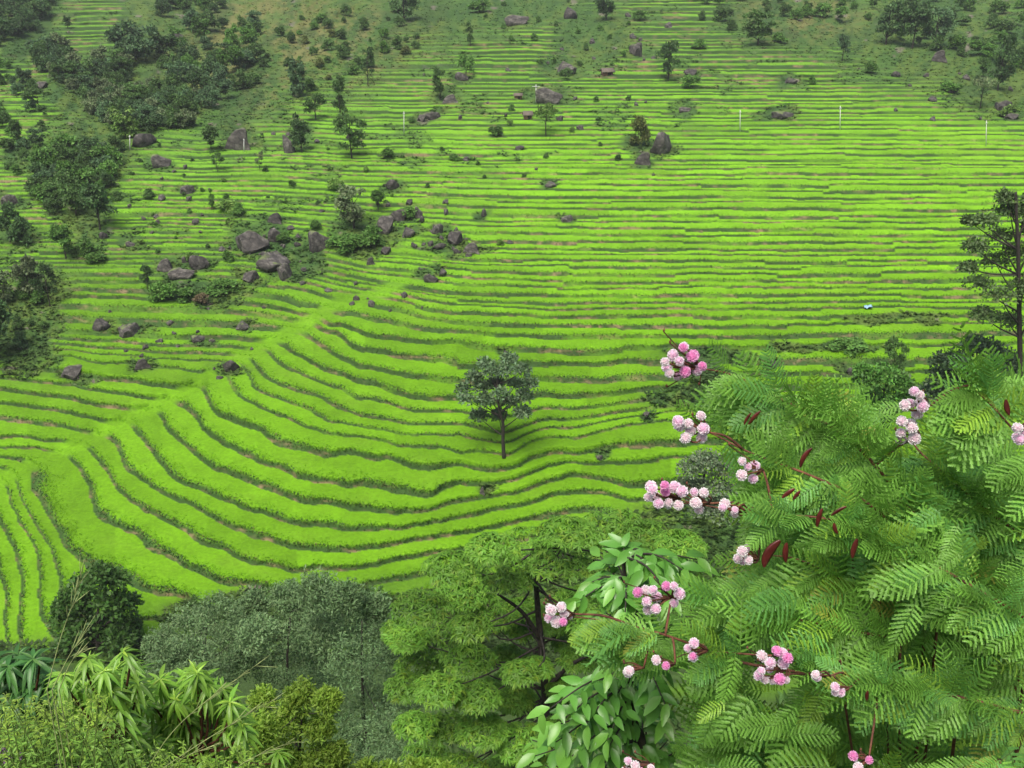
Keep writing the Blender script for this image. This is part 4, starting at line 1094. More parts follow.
M_leaf_grey = leaf_mat('grey green leaves', .55, .25, .25, 1.0, .15)
def crown_tree(name, label, cat, root, Y, stem, clumps, kind, col, leaf_px, n_per, rad, seed, thick, mat, limbs_px=(), flat=.7):
    r = np.random.default_rng(seed)
    m = Y / .82 / F_PX
    t = thing(name, label, cat, root)
    B, TB = Batch(), Batch()
    path = smooth_path([root - np.array([0, 0, .3])] + [atY(x, y, Y) for x, y in stem], 5)
    tube(TB, path, np.linspace(rad, rad * .3, len(path)), 9, wob=.1)
    for lp in limbs_px:
        pp = smooth_path([atY(x, y, Y - .3 * i) for i, (x, y) in enumerate(lp)], 5)
        tube(TB, pp, np.linspace(rad * .5, rad * .2, len(pp)), 6)
    cl = []
    for c in clumps:
        y = Y + r.uniform(-1, 1) * thick
        cl.append((atY(c[0] + r.normal(0, 3), c[1] + r.normal(0, 3), y), c[2] * (.72 if kind == 'fine' else 1) * r.uniform(.8, 1.15) * m * y / Y))
    for c, cr in cl:
        d = np.linalg.norm(path - c, axis=1) + 1.5 * np.maximum(0, path[:, 2] - c[2] + .4 * cr)
        d[:len(path) // 3] += 100
        s_ = path[int(np.argmin(d))]
        e = c + np.array([0, 0, -.2 * cr])
        pp = smooth_path([s_, s_ * .5 + e * .5 + np.array([0, 0, -.08 * np.linalg.norm(e - s_)]) + r.normal(0, .07, 3) * np.linalg.norm(e - s_), e], 4)
        tube(TB, pp, np.linspace(rad * .22, rad * .06, len(pp)), 5)
    if kind == 'fine':                        # many small narrow leaves
        tv, tq = diamond(.34, .06)
        for c, cr in cl:
            n = int(n_per * r.uniform(1.5, 2.0))
            d = unit(r.normal(0, 1, (n, 3))); d[:, 2] = np.abs(d[:, 2]) * np.where(r.random(n) < .25, -.5, 1)
            # twigs: leaves gather along short sprays
            p = c + d * (r.random((n, 1)) ** .45) * cr * np.array([1, 1, flat + .15])
            k = max(3, n // 14); tw = c + unit(r.normal(0, 1, (k, 3)) + [0, 0, .3]) * cr * r.uniform(.75, 1.35, (k, 1)); j = r.integers(0, k, n)
            f = (r.random((n, 1)) < .72)
            p = np.where(f, tw[j] + r.normal(0, .11, (n, 3)) * cr, p)
            ax = unit(d * .8 + r.normal(0, .7, (n, 3)) + [0, 0, .15])
            cc = np.asarray(col)[None] * r.uniform(.84, 1.18, (n, 1)) * r.uniform(.84, 1.16) * (1 + r.normal(0, .04, (n, 3)))
            stamp(B, tv, tq, p, frames(ax, d * .6 + r.normal(0, .5, (n, 3)) + [0, 0, .7]), leaf_px * m * r.uniform(.6, 1.3, n), cc)
    else:                                     # small umbrellas of drooping narrow leaflets
        tv, tq = leaf_template(.25, 2, .30, .04)
        for c, cr in cl:
            n = int(n_per * r.uniform(.8, 1.2))
            a = r.uniform(0, 6.283, n); rr = np.sqrt(r.random(n)) * cr
            z = (.42 * cr * (1 - (rr / cr) ** 2)) * r.uniform(-.4, 1.0, n)
            ctr = c + np.stack([rr * np.cos(a), rr * np.sin(a), z], -1)
            cb = np.asarray(col) * r.uniform(.76, 1.22)
            for q in range(n):
                k = r.random()
                c3 = cb * (np.array([1.45, 1.25, 1.2]) if k < .20 else np.array([1.3, 1.0, .8]) if k < .24 else np.array([1, 1, 1]))
                whorl_stamp(B, r, ctr[q], np.array([.3 * math.cos(a[q]), .3 * math.sin(a[q]), 1.0]) + r.normal(0, .2, 3), 10, leaf_px * m * r.uniform(.75, 1.2), tv, tq, c3, .45, .3)
    link('crown', B.mesh('crown', mat, origin=root), t)
    link('trunk', TB.mesh('trunk', M_bark, origin=root), t)
    return t
GREY = (.160, .262, .112)
crown_tree('grey_tree', 'grey green fine leaved tree, leftmost of the row below the terraces', 'tree', near_root(205, 650, 44), 44, [(205, 700), (205, 650), (207, 625)],
    [(165, 642, 22), (192, 630, 24), (222, 618, 26), (160, 664, 20), (190, 660, 28), (222, 650, 28), (175, 682, 24), (212, 680, 28), (240, 664, 20), (148, 650, 10), (240, 628, 18)], 'fine', GREY, 3.7, 1150, .11, 51, 7, M_leaf_grey)
crown_tree('grey_tree', 'grey green fine leaved tree, middle one of the row below the terraces', 'tree', near_root(290, 650, 46), 46, [(290, 700), (288, 640), (290, 612)],
    [(255, 606, 22), (285, 598, 24), (315, 592, 24), (262, 632, 28), (298, 624, 30), (330, 612, 24), (262, 662, 30), (300, 656, 32), (325, 640, 26), (275, 690, 30), (310, 690, 28)], 'fine', (.150, .248, .106), 3.7, 1200, .11, 52, 7, M_leaf_grey)
crown_tree('grey_tree', 'darker grey green tree, rightmost of the row, beside the feathery tree', 'tree', near_root(365, 650, 42), 42, [(365, 730), (362, 660), (362, 620)],
    [(348, 600, 20), (372, 606, 20), (345, 630, 28), (380, 634, 24), (405, 622, 14), (350, 664, 32), (388, 664, 28), (340, 700, 30), (375, 702, 34), (405, 700, 26), (350, 735, 30), (388, 738, 32), (350, 764, 28), (395, 766, 28)], 'fine', (.132, .226, .094), 3.7, 1200, .11, 53, 6, M_leaf_grey)
M_leaf_yel = leaf_mat('yellow green leaflets', .5, .38, .3, 1.2, .15)
crown_tree('feathery_tree', 'yellow green tree with flat feathery leaf layers and a dark trunk, lower middle', 'tree', near_root(545, 700, 30), 30,
    [(548, 768), (546, 730), (545, 690), (541, 645), (538, 610), (536, 575), (540, 548)],
    [(452, 562, 28), (490, 548, 30), (530, 538, 32), (570, 532, 30), (610, 528, 30), (648, 528, 28), (678, 538, 22), (560, 560, 36), (602, 556, 32), (640, 560, 28), (512, 576, 32), (462, 592, 32), (424, 606, 26), (402, 630, 22),
     (442, 632, 32), (490, 616, 28), (575, 600, 26), (606, 600, 30), (645, 598, 26), (420, 660, 24), (470, 657, 28), (512, 652, 24), (575, 640, 24), (432, 692, 26), (482, 694, 30), (520, 696, 24), (568, 682, 20),
     (440, 726, 28), (484, 732, 30), (522, 738, 28), (566, 728, 24), (422, 756, 24), (462, 766, 28), (504, 768, 28), (548, 768, 24), (680, 570, 22), (620, 640, 24), (522, 626, 22), (556, 622, 20), (505, 684, 24), (545, 668, 18), (530, 705, 22), (575, 660, 22), (470, 625, 22), (590, 625, 20), (412, 640, 20), (408, 680, 20), (416, 722, 22), (525, 600, 20), (515, 672, 22), (555, 705, 22), (470, 580, 22)],
    'whorl', (.128, .285, .034), 6.4, 160, .22, 54, 3.4, M_leaf_yel,
    [[(541, 640), (522, 612), (498, 594)], [(545, 690), (572, 664), (604, 650)]])
crown_tree('fresh_shrub', 'bright yellow green feathery shrub at the bottom, right of the drooping leaved saplings', 'shrub', near_root(300, 740, 9), 9, [(300, 790), (300, 745), (302, 712)],
    [(272, 702, 17), (300, 692, 17), (322, 700, 14), (262, 730, 18), (290, 726, 24), (322, 732, 22), (340, 752, 18), (280, 756, 26), (312, 764, 26), (255, 755, 18), (345, 775, 20)], 'fine', (.215, .350, .048), 5.5, 950, .03, 55, .5, M_leaf_yel)
crown_tree('fresh_shrub', 'low yellow green shoots along the bottom edge under the dark grey green tree', 'shrub', near_root(410, 780, 7), 7, [(410, 800), (410, 780)],
    [(390, 770, 14), (412, 766, 13), (432, 768, 12), (372, 776, 14), (450, 776, 12)], 'fine', (.200, .340, .044), 6.5, 420, .02, 56, .3, M_leaf_yel)

# ---------------------------------------------------------------- saplings with drooping whorls, bottom left
M_leaf_whorl = leaf_mat('drooping sapling leaves', .38, .35, .45, 4, .12)
LW = leaf_template(.20, 5, .50, .05, .8)
def whorl_sapling(label, root, Y, tips, leaf_px, col, seed, n=11, rad=.018, stemcol=None):
    r = np.random.default_rng(seed); m = Y / .80 / F_PX
    t = thing('whorled_sapling', label, 'sapling', root, 'saplings with drooping leaves')
    B, TB = Batch(), Batch()
    hub = np.mean([atY(x, y, Y) for x, y in tips], axis=0) + np.array([0, .1, -.55])
    tube(TB, smooth_path([root, (root + hub) / 2 + np.array([.08, 0, 0]), hub], 5), np.linspace(rad * 1.8, rad, 11), 7)
    tips = list(tips) + [(x + r.normal(0, 13), y + abs(r.normal(0, 13)) + 3) for x, y in list(tips) * 2]
    for k_, (x, y) in enumerate(tips):
        c = atY(x, y, Y + r.uniform(-.35, .35) + (.3 if k_ >= len(tips) // 3 else 0))
        ax = unit(np.array([r.normal(0, .25), -.25 + r.normal(0, .2), 1.0]))
        pp = smooth_path([hub + r.normal(0, .05, 3), (hub + c) / 2 + np.array([0, 0, -.1]), c - ax * .10, c], 4)
        tube(TB, pp, np.linspace(rad * .8, rad * .35, len(pp)), 5)
        whorl_stamp(B, r, c, ax, n, leaf_px * m, *LW, col * r.uniform(.85, 1.15), .35, .40, .16)
        whorl_stamp(B, r, c - ax * .09, ax, n - 2, leaf_px * m * 1.05, *LW, np.asarray(col) * .88, .45, .15, .16)
        whorl_stamp(B, r, c + ax * .01, ax, 4, leaf_px * m * .5, *LW, np.asarray(col) * np.array([1.5, 1.25, 1.2]), -.3, 1.6, .1)
    link('foliage', B.mesh('foliage', M_leaf_whorl, origin=root), t)
    link('stem', TB.mesh('stem', M_twig, origin=root), t)
WG = np.array([.195, .395, .052])
whorl_sapling('fresh green sapling with drooping leaf whorls, left of the middle of the bottom left clump', near_root(105, 720, 6.2), 6.2,
    [(124, 653), (87, 659), (120, 665), (88, 686), (68, 703), (119, 710), (98, 694), (100, 744), (137, 684), (104, 672), (72, 735), (62, 676), (110, 690), (80, 715), (130, 728), (92, 760), (118, 752)], 22, WG, 61)
whorl_sapling('fresh green sapling with drooping leaf whorls, right of the middle of the bottom left clump', near_root(190, 720, 6.8), 6.8,
    [(163, 683), (195, 670), (191, 706), (154, 741), (230, 703), (208, 686), (197, 674), (187, 720), (160, 680), (215, 732), (237, 746), (170, 757), (205, 760), (226, 726), (140, 762), (176, 700), (165, 720), (222, 688), (242, 725), (185, 742)], 22, WG * np.array([1.08, 1.06, 1]), 62)
whorl_sapling('dark blue green sapling with long hanging leaves at the left edge', near_root(12, 680, 6.6), 6.6,
    [(19, 656), (4, 672), (28, 682), (-14, 660), (14, 700), (34, 660), (-6, 690)], 27, np.array([.070, .195, .048]), 63, 11)

# broad leaved sapling in front of the feathery tree
M_leaf_broad = leaf_mat('broad leaves', .32, .32, .5, 4, .12)
LB = leaf_template(.44, 4, .30, .06, .85)
def broad_sapling(label, root, Y, stem, tips, leaf_px, col, seed):
    r = np.random.default_rng(seed); m = Y / .76 / F_PX
    t = thing('broadleaf_sapling', label, 'sapling', root)
    B, TB = Batch(), Batch()
    path = smooth_path([root] + [atY(x, y, Y) for x, y in stem], 6)
    tube(TB, path, np.linspace(.03, .008, len(path)), 7)
    for (x, y) in tips:
        c = atY(x, y, Y + r.uniform(-.5, .5))
        d = np.linalg.norm(path - c, axis=1) + 2 * np.maximum(0, path[:, 2] - c[2] + .05); d[:4] += 50
        s_ = path[int(np.argmin(d))]
        pp = smooth_path([s_, s_ * .5 + c * .5 + np.array([0, 0, .06]), c], 5)
        tube(TB, pp, np.linspace(.007, .003, len(pp)), 5)
        out = unit(c - s_ + np.array([0, -.15, -.05]))
        for k in range(11):                  # leaves alternate along the shoot
            f = 1 - k * .07
            b = s_ * (1 - f) + c * f + r.normal(0, .012, 3) + np.array([0, 0, .05 * math.sin(f * 3.1)])
            side = unit(np.cross(out, [0, 0, 1])) * (1 if k % 2 else -1)
            d_ = unit(out * r.uniform(.35, .8) + side * r.uniform(.4, .95) * (k > 0) + np.array([0, -.12, r.uniform(-.55, .05)]) + r.normal(0, .12, 3))
            cc = np.asarray(col) * r.uniform(.8, 1.2) * (np.array([1.35, 1.2, 1.1]) if k < 2 else 1)
            stamp(B, *LB, b[None], frames(d_[None], (np.array([0, -.35, 1.0]) + r.normal(0, .3, 3))[None]), np.array([leaf_px * m * r.uniform(.75, 1.15)]), cc[None])
    link('foliage', B.mesh('foliage', M_leaf_broad, origin=root), t)
    link('stem', TB.mesh('stem', M_bark, origin=root), t)
broad_sapling('sapling with broad shiny oval leaves between the feathery tree and the flowering shrub', near_root(628, 740, 4.2), 4.2,
    [(640, 790), (634, 720), (630, 650), (628, 600), (622, 556)],
    [(600, 556), (622, 546), (645, 555), (592, 582), (612, 590), (655, 582), (640, 602), (600, 610), (672, 600), (690, 575), (700, 560), (665, 625), (545, 712), (570, 692), (598, 712), (556, 742), (590, 748), (630, 700),
     (625, 735), (655, 690), (665, 722), (610, 676), (640, 760), (575, 768), (660, 762), (532, 740), (600, 768), (615, 700), (648, 740), (680, 750), (545, 765), (640, 655), (585, 725), (608, 740), (625, 712), (640, 680), (612, 560), (632, 572), (650, 568), (580, 600), (625, 618), (662, 610), (684, 588), (560, 722), (582, 706), (612, 724), (572, 756), (604, 756), (642, 716), (640, 748), (665, 704), (548, 728), (620, 764), (668, 740), (680, 640), (690, 618), (672, 655), (535, 756), (556, 766)], 20.5, np.array([.118, .315, .052]), 64)
# ---------------------------------------------------------------- the flowering shrub on the right
M_frond = leaf_mat('feathery shrub leaflets', .44, .36, .30, 8, .16)
M_flower = leaf_mat('pink flower filaments', .7, .35, .1, 30, .05)
M_pod = plain('dark red seed pod', (.085, .016, .012), .35, 0, 20, .35)
def frond_template(pairs=11, teeth=4, seed=0, droop=.28, plen=.31):
    """a divided leaf: toothed side strips on both sides of a bent midrib"""
    r = np.random.default_rng(seed); V, Q, S = [], [], []
    def rib(y): return np.array([0, y, -droop * y * y])
    def quad(a, b, c, d, sh):
        k = len(V); V.extend([a, b, c, d]); Q.append((k, k + 1, k + 2, k + 3)); S.extend([sh] * 4)
    n = 8
    for i in range(n):
        a, b = rib(i / n), rib((i + 1) / n); w = .009 * (1 - .6 * i / n)
        quad(a + [-w, 0, 0.003], a + [w, 0, 0.003], b + [w * .8, 0, 0.003], b + [-w * .8, 0, 0.003], .7)
    for i in range(pairs):
        y = .10 + .88 * (i / (pairs - 1)) ** .95
        L = plen * (math.sin(math.pi * (.22 + .68 * i / (pairs - 1))) ** .8)
        for sgn in (-1, 1):
            a = math.radians(66 - 26 * i / pairs + r.uniform(-5, 5)); lift = r.uniform(-.05, .16)
            o = rib(y + (.02 if sgn > 0 else 0))
            d = np.array([sgn * math.sin(a), math.cos(a), lift]); d /= np.linalg.norm(d)
            s_ = np.cross(d, np.array([-sgn * lift * .5, 0, 1.0]))
            dr = r.uniform(.15, .45); fold = r.uniform(.1, .5); sh = r.uniform(.85, 1.15)
            def mid(f): return o + d * L * f + np.array([0, 0, -dr * L * f * f])
            for j in range(teeth):
                f0, f1 = .05 + .95 * j / teeth, .05 + .95 * (j + 1) / teeth
                w0 = (.034 * (1 - .55 * f0 ** 2)) * (11 / pairs)
                m0, m1 = mid(f0), mid(f1)
                for q in (-1, 1):
                    tip = m0 * .45 + m1 * .55 + s_ * q * w0 + d * L / teeth * .55 + np.array([0, 0, -fold * w0])
                    base_ = m0 + s_ * q * w0 * .5 - np.array([0, 0, fold * w0 * .5])
                    quad(m0, base_, tip, m1, sh * r.uniform(.92, 1.08))
    return np.array(V), np.array(Q), np.array(S)
FR = [frond_template(11, 4, 1), frond_template(10, 4, 2, .42, .36), frond_template(13, 4, 3, .18, .30), frond_template(9, 4, 4, .6, .40), frond_template(12, 4, 5, .3, .27), frond_template(10, 4, 6, .8, .38)]
SH_Y = 3.4
root = np.array([2.05, 3.9, float(near_z(3.9))])
shrub = thing('flowering_shrub', 'large flowering shrub with feathery leaves and pink white pompom blooms filling the lower right', 'shrub', root)
r = np.random.default_rng(77)
# branches, each a part: places along it with distance from the camera
BR = [
 ([(1040, 640, 3.9), (960, 570, 3.8), (884, 476, 3.8), (844, 436, 3.9), (790, 404, 4.0), (735, 376, 4.1), (700, 368, 4.1)], 8),
 ([(930, 560, 3.7), (870, 505, 3.7), (814, 477, 3.7), (751, 453, 3.8), (717, 436, 3.9), (700, 430, 3.9)], 6),
 ([(940, 600, 3.6), (860, 530, 3.5), (784, 514, 3.5), (720, 508, 3.6), (680, 500, 3.6)], 5),
 ([(960, 700, 3.4), (850, 680, 3.3), (740, 662, 3.3), (680, 640, 3.3), (640, 628, 3.3), (600, 620, 3.4), (566, 616, 3.4)], 6),
 ([(1050, 720, 3.1), (950, 695, 3.0), (880, 682, 3.0), (800, 674, 3.0), (776, 676, 3.0)], 6),
 ([(1060, 640, 3.2), (995, 600, 3.2), (915, 555, 3.3), (860, 535, 3.4)], 7),
 ([(1060, 560, 3.9), (1000, 520, 3.9), (940, 470, 3.9), (912, 440, 3.9), (914, 405, 3.9)], 6),
 ([(1080, 560, 3.5), (1050, 480, 3.5), (1005, 420, 3.5), (970, 385, 3.6)], 6),
 ([(1000, 760, 2.9), (900, 780, 2.9), (858, 770, 2.9)], 5),
 ([(900, 800, 2.9), (760, 790, 2.9), (660, 775, 2.9), (636, 768, 2.9)], 5),
 ([(900, 640, 3.4), (800, 620, 3.4), (720, 600, 3.5), (660, 598, 3.5)], 5),
 ([(880, 600, 3.5), (800, 560, 3.5), (748, 556, 3.6)], 4),
 ([(850, 520, 3.7), (790, 478, 3.7), (752, 468, 3.7)], 4),
 ([(840, 660, 3.2), (760, 655, 3.2), (696, 652, 3.3), (662, 664, 3.3)], 4),
]
HUB = atY(1045, 720, 3.7)
PTS = []
for k, (pp, wpx) in enumerate(BR):
    path = smooth_path([atY(p[0], p[1], p[2] - (.22 if i_ < len(pp) - 2 else .06)) for i_, p in enumerate(pp)], 6)
    B = Batch(); rad = wpx * .5 * SH_Y / F_PX * .72
    start = path[0]
    low = root + np.array([r.uniform(-.1, .1), r.uniform(-.1, .1), 0])
    full = np.concatenate([smooth_path([low, low * .45 + start * .55 + np.array([.25, .25, 0]), start], 6)[:-1], path])
    rr = np.concatenate([np.linspace(rad * 1.9, rad, len(full) - len(path)), np.linspace(rad, rad * .32, len(path))])
    tube(B, full, rr, 7, wob=.12)
    link('branch', B.mesh('branch', M_twig, origin=root), shrub)
    PTS += [(p, (path[min(i + 1, len(path) - 1)] - path[max(i - 1, 0)])) for i, p in enumerate(path)]
# leaves
OUT = [(690, 366), (730, 362), (765, 362), (800, 368), (850, 380), (905, 398), (940, 388), (955, 362), (990, 356), (1060, 356), (1060, 800), (690, 800), (672, 730), (690, 690), (650, 672), (590, 650), (556, 640), (570, 622), (620, 600), (668, 588), (715, 560), (715, 520), (730, 470), (735, 436), (690, 412), (680, 385)]
FLOWER_AT = [(683, 362, 34), (692, 427, 30), (664, 495, 28), (692, 500, 28), (557, 613, 24), (656, 596, 34), (773, 668, 34), (636, 767, 24), (915, 402, 26), (907, 431, 26), (748, 466, 26), (732, 508, 20), (744, 556, 18),
             (693, 650, 18), (660, 664, 18), (628, 668, 14), (818, 677, 14), (838, 689, 16), (858, 761, 22), (1021, 433, 18), (783, 549, 26), (814, 459, 18), (823, 515, 16), (858, 547, 16)]
FB = Batch(); pts = []; tries = 0
def frond(px, py, Y, ang, L_px, tone, tp=None, up=0.0):
    m = Y / .78 / F_PX
    c = atY(px, py, Y)
    d = np.array([math.cos(ang), -.35 + r.normal(0, .22), math.sin(ang) * .75 - .10 + up])
    nrm = np.array([r.normal(0, .42), -.70 + r.normal(0, .40), 1.0])
    tv, tq, ts = FR[r.integers(len(FR))] if tp is None else FR[tp]
    for f in (.15, .6, 1.0):
        qx, qy = px + L_px * f * math.cos(ang), py - L_px * f * (math.sin(ang) * .75 - .10) - 4
        if f > .5 and not inpoly(qx, qy, OUT) and r.random() < .85: return False
        for (a_, b_, rd) in FLOWER_AT:
            if (qx - a_) ** 2 + (qy - b_) ** 2 < rd * rd:
                if r.random() < .75: return False
                c = atY(px, py, Y + .5); m = (Y + .5) / .78 / F_PX
    base = np.array([.162, .352, .054]) * tone * r.uniform(.82, 1.2)
    k = r.random()
    if k < .10: base = base * np.array([1.35, 1.12, .8])
    elif k < .115: base = base * np.array([1.7, .95, 1.0])
    elif k < .30: base = base * np.array([.78, .92, 1.25])
    stamp(FB, tv, tq, c[None], frames(d[None], nrm[None]), np.array([L_px * m]), base[None], ts)
# leaves carried along the branches
for p, tg in PTS:
    for _ in range(6):
        side = r.uniform(-1, 1)
        px = 512 + F_PX * p[0] / (p[1] * CP - p[2] * SP); dep = (p[1] * CP - p[2] * SP); py = 384 + F_PX * (-(p[2] * CP + p[1] * SP)) / dep
        base_a = math.atan2(tg[2], tg[0])
        frond(px, py, p[1] - .03, base_a + r.choice([-1, 1]) * r.uniform(.35, 1.3), r.uniform(28, 50), 1.0)
# leaves of the many side shoots filling the shrub
while len(pts) < 1500 and tries < 60000:
    tries += 1
    x, y = r.uniform(590, 1050), r.uniform(362, 800)
    if not inpoly(x, y, OUT) or (x < 700 and y < 660 and r.random() < .6): continue
    if any((x - a) ** 2 + (y - b) ** 2 < 4.6 ** 2 for a, b in pts): continue
    pts.append((x, y))
    hole = float(fbm(np.array([x / 42.]), np.array([y / 30.]), 130, 2)[0])
    if hole < .42 and r.random() < .82: continue
    Y = 4.3 - 1.25 * (y - 360) / 410 + r.uniform(-.12, .30) + 2.0 * (.60 - hole)
    edge_ = not (inpoly(x - 55, y, OUT) and inpoly(x, y - 45, OUT))
    ang = r.uniform(2.2, 4.4) if r.random() < .6 else r.uniform(0, 6.283)
    L = (36 if edge_ else 44) * r.uniform(.7, 1.25) * np.interp(y, [360, 760], [.9, 1.08])
    frond(x + (18 if edge_ else 0), y + (10 if edge_ else 0), Y, ang, L, 1.0)
for (x, y) in [(1000, 380), (985, 372), (1012, 365), (960, 380), (1020, 385), (975, 395), (1008, 400), (955, 410)]:
    frond(x, y, 3.5, r.uniform(1.2, 3.4), r.uniform(34, 56), 1.05, None, .2)
# deeper leaves behind
for _ in range(900):
    x, y = r.uniform(640, 1060), r.uniform(400, 800)
    if not inpoly(x, y, OUT) or not inpoly(x - 40, y - 20, OUT): continue
    frond(x, y, 4.9 - 1.0 * (y - 360) / 410 + r.uniform(0, .7), r.uniform(0, 6.283), r.uniform(38, 58), .95)
link('foliage', FB.mesh('foliage', M_frond, origin=root), shrub)

# flower heads: a ball of radiating filaments
def head_mesh(seed, pink):
    rr = np.random.default_rng(seed); n = 300; B = Batch()
    i = np.arange(n) + .5; ph = np.arccos(1 - 2 * i / n); th = math.pi * (1 + 5 ** .5) * i
    d = np.stack([np.cos(th) * np.sin(ph), np.sin(th) * np.sin(ph), np.cos(ph)], -1); d = unit(d + rr.normal(0, .10, (n, 3)))
    tv = np.array([(-.05, .3, 0), (.05, .3, 0), (.13, .86, 0), (.05, 1, .02), (-.05, 1, .02), (-.13, .86, 0)]); tq = np.array([(0, 1, 2, 5), (5, 2, 3, 4)])
    base, tip = (np.array([.70, .20, .46]), np.array([.82, .44, .68])) if pink > .66 else ((np.array([.74, .42, .60]), np.array([.87, .79, .84])) if pink > .3 else (np.array([.72, .52, .60]), np.array([.86, .83, .83])))
    L = .5 * rr.uniform(.82, 1.05, n)
    v = np.einsum('mij,nj->mni', frames(d, rr.normal(0, 1, (n, 3))), tv) * L[:, None, None]
    c = np.where((np.arange(6) >= 2)[None, :, None], tip, base) * rr.uniform(.9, 1.1, (n, 1, 1))
    q = tq[None] + (np.arange(n) * 6)[:, None, None]
    B.add(v.reshape(-1, 3), q=q.reshape(-1, 4), c=np.clip(np.broadcast_to(c, (n, 6, 3)), 0, .92).reshape(-1, 3))
    import bmesh
    bm = bmesh.new(); bmesh.ops.create_icosphere(bm, subdivisions=3, radius=.41)
    vv = np.array([x.co[:] for x in bm.verts]); ff = np.array([[l.index for l in q.verts] for q in bm.faces]); bm.free()
    vv *= rr.uniform(.86, 1.08, (len(vv), 1))
    B.add(vv, t=ff, c=np.clip(base[None] * rr.uniform(.9, 1.15, (len(vv), 1)), 0, .92))
    return B.mesh('flower_head', M_flower)
HM = [head_mesh(1, .9), head_mesh(2, .5), head_mesh(3, .1), head_mesh(4, .5), head_mesh(5, .1)]
FL = [  # place, spread in picture pixels, number, distance, share of deep pink heads
 ((683, 362), (19, 14), 14, 4.08, .45), ((692, 427), (14, 12), 9, 3.88, .25), ((664, 495), (16, 13), 10, 3.58, .4), ((692, 500), (13, 11), 6, 3.58, .15), ((557, 613), (11, 9), 9, 3.38, .3),
 ((656, 596), (22, 13), 12, 3.48, .35), ((773, 668), (15, 17), 13, 2.96, .3), ((636, 767), (15, 6), 7, 2.86, .3), ((915, 402), (10, 11), 7, 3.85, .1), ((907, 431), (10, 11), 7, 3.85, .12),
 ((748, 466), (9, 14), 5, 3.68, .05), ((732, 508), (9, 6), 4, 3.6, .1), ((744, 556), (7, 8), 5, 3.55, .05), ((693, 650), (6, 8), 4, 3.28, .2), ((660, 664), (9, 6), 3, 3.28, .5), ((628, 668), (7, 5), 3, 3.3, .3),
 ((818, 677), (4, 4), 2, 3.0, 0), ((838, 689), (4, 8), 3, 3.0, .2), ((858, 761), (10, 6), 5, 2.86, .4), ((1021, 433), (5, 6), 4, 3.45, .3),
]
for (cx_, cy_), (sx_, sy_), n, Y, pk in FL:
    m = Y / .80 / F_PX
    c0 = atY(cx_, cy_, Y)
    big = n >= 6; Y = Y - .36
    c0 = atY(cx_, cy_, Y)
    hp = []
    tries = 0
    while len(hp) < n and tries < 500:
        tries += 1
        a_, b_ = r.uniform(-1, 1, 2)
        if a_ * a_ + b_ * b_ > 1.05: continue
        p = atY(cx_ + a_ * sx_ * 1.12, cy_ + b_ * sy_ * 1.12, Y + r.uniform(-10, 10) * m)
        if all(np.linalg.norm(p - q) > 9.0 * m for q in hp): hp.append(p)
    st = Batch(); st2 = Batch()
    stalk0 = c0 + np.array([16 * m, .05, -10 * m])
    bp_ = min((q for q, _ in PTS), key=lambda q: np.linalg.norm(q - stalk0))
    tube(st, smooth_path([bp_, (bp_ + stalk0) / 2 + np.array([0, 0, .02]), stalk0], 4), np.linspace(1.3 * m, .9 * m, 9), 5)
    for p in hp:
        tube(st, smooth_path([stalk0, (stalk0 + p) / 2 + r.normal(0, 2 * m, 3), p], 3), np.linspace(1.1 * m, .6 * m, 7), 4)
    for _ in range((n + 1) // 2):           # unopened buds
        p = c0 + r.normal(0, 1, 3) * np.array([sx_, 6, sy_]) * m * .75
        a = np.arange(6) * 1.047
        p = p + np.array([0, .03, 0])
        tube(st, [stalk0, (stalk0 + p) / 2 + r.normal(0, m, 3), p, p + np.array([0, 0, 1.4 * m]), p + np.array([0, 0, 2.8 * m])], [.6 * m, .45 * m, .5 * m, 1.2 * m, .4 * m], 5)
    if not big:
        for p in hp:
            tube(st2, smooth_path([stalk0, (stalk0 + p) / 2, p], 3), [.8 * m] * 7, 4, (.22, .10, .06))
    if big:
        cl = link('flower_cluster', st.mesh('flower_cluster', M_twig, origin=root), shrub)
        for p in hp:
            h = HM[0] if r.random() < pk * .55 else HM[r.integers(1, 5)]
            o = link('flower_head', h, cl, [float(v) for v in p - root]); sc_ = 9.4 * m * r.uniform(.82, 1.18)
            o.scale = (sc_, sc_, sc_ * r.uniform(.85, 1)); o.rotation_euler = r.uniform(0, 6.28, 3).tolist()
    else:
        FBt = st2
        for p in hp:
            h = HM[0] if r.random() < pk * .55 else HM[r.integers(1, 5)]
            nv = len(h.vertices); vv = np.empty(nv * 3, np.float32); h.vertices.foreach_get('co', vv); vv = vv.reshape(-1, 3)
            cc = np.empty(nv * 4, np.float32); h.attributes['col'].data.foreach_get('color', cc)
            qq = [pl.vertices[:] for pl in h.polygons]; k3 = [f for f in qq if len(f) == 3]; qq = [f for f in qq if len(f) == 4]
            FBt.add(vv * 8.8 * m * r.uniform(.75, 1.15) + p, q=qq, t=k3, c=cc.reshape(-1, 4)[:, :3])
        cl = link('flower_cluster', FBt.mesh('flower_cluster', M_flower, origin=root), shrub)
        link('flower_stalk', st.mesh('flower_stalk', M_twig, origin=root), cl)
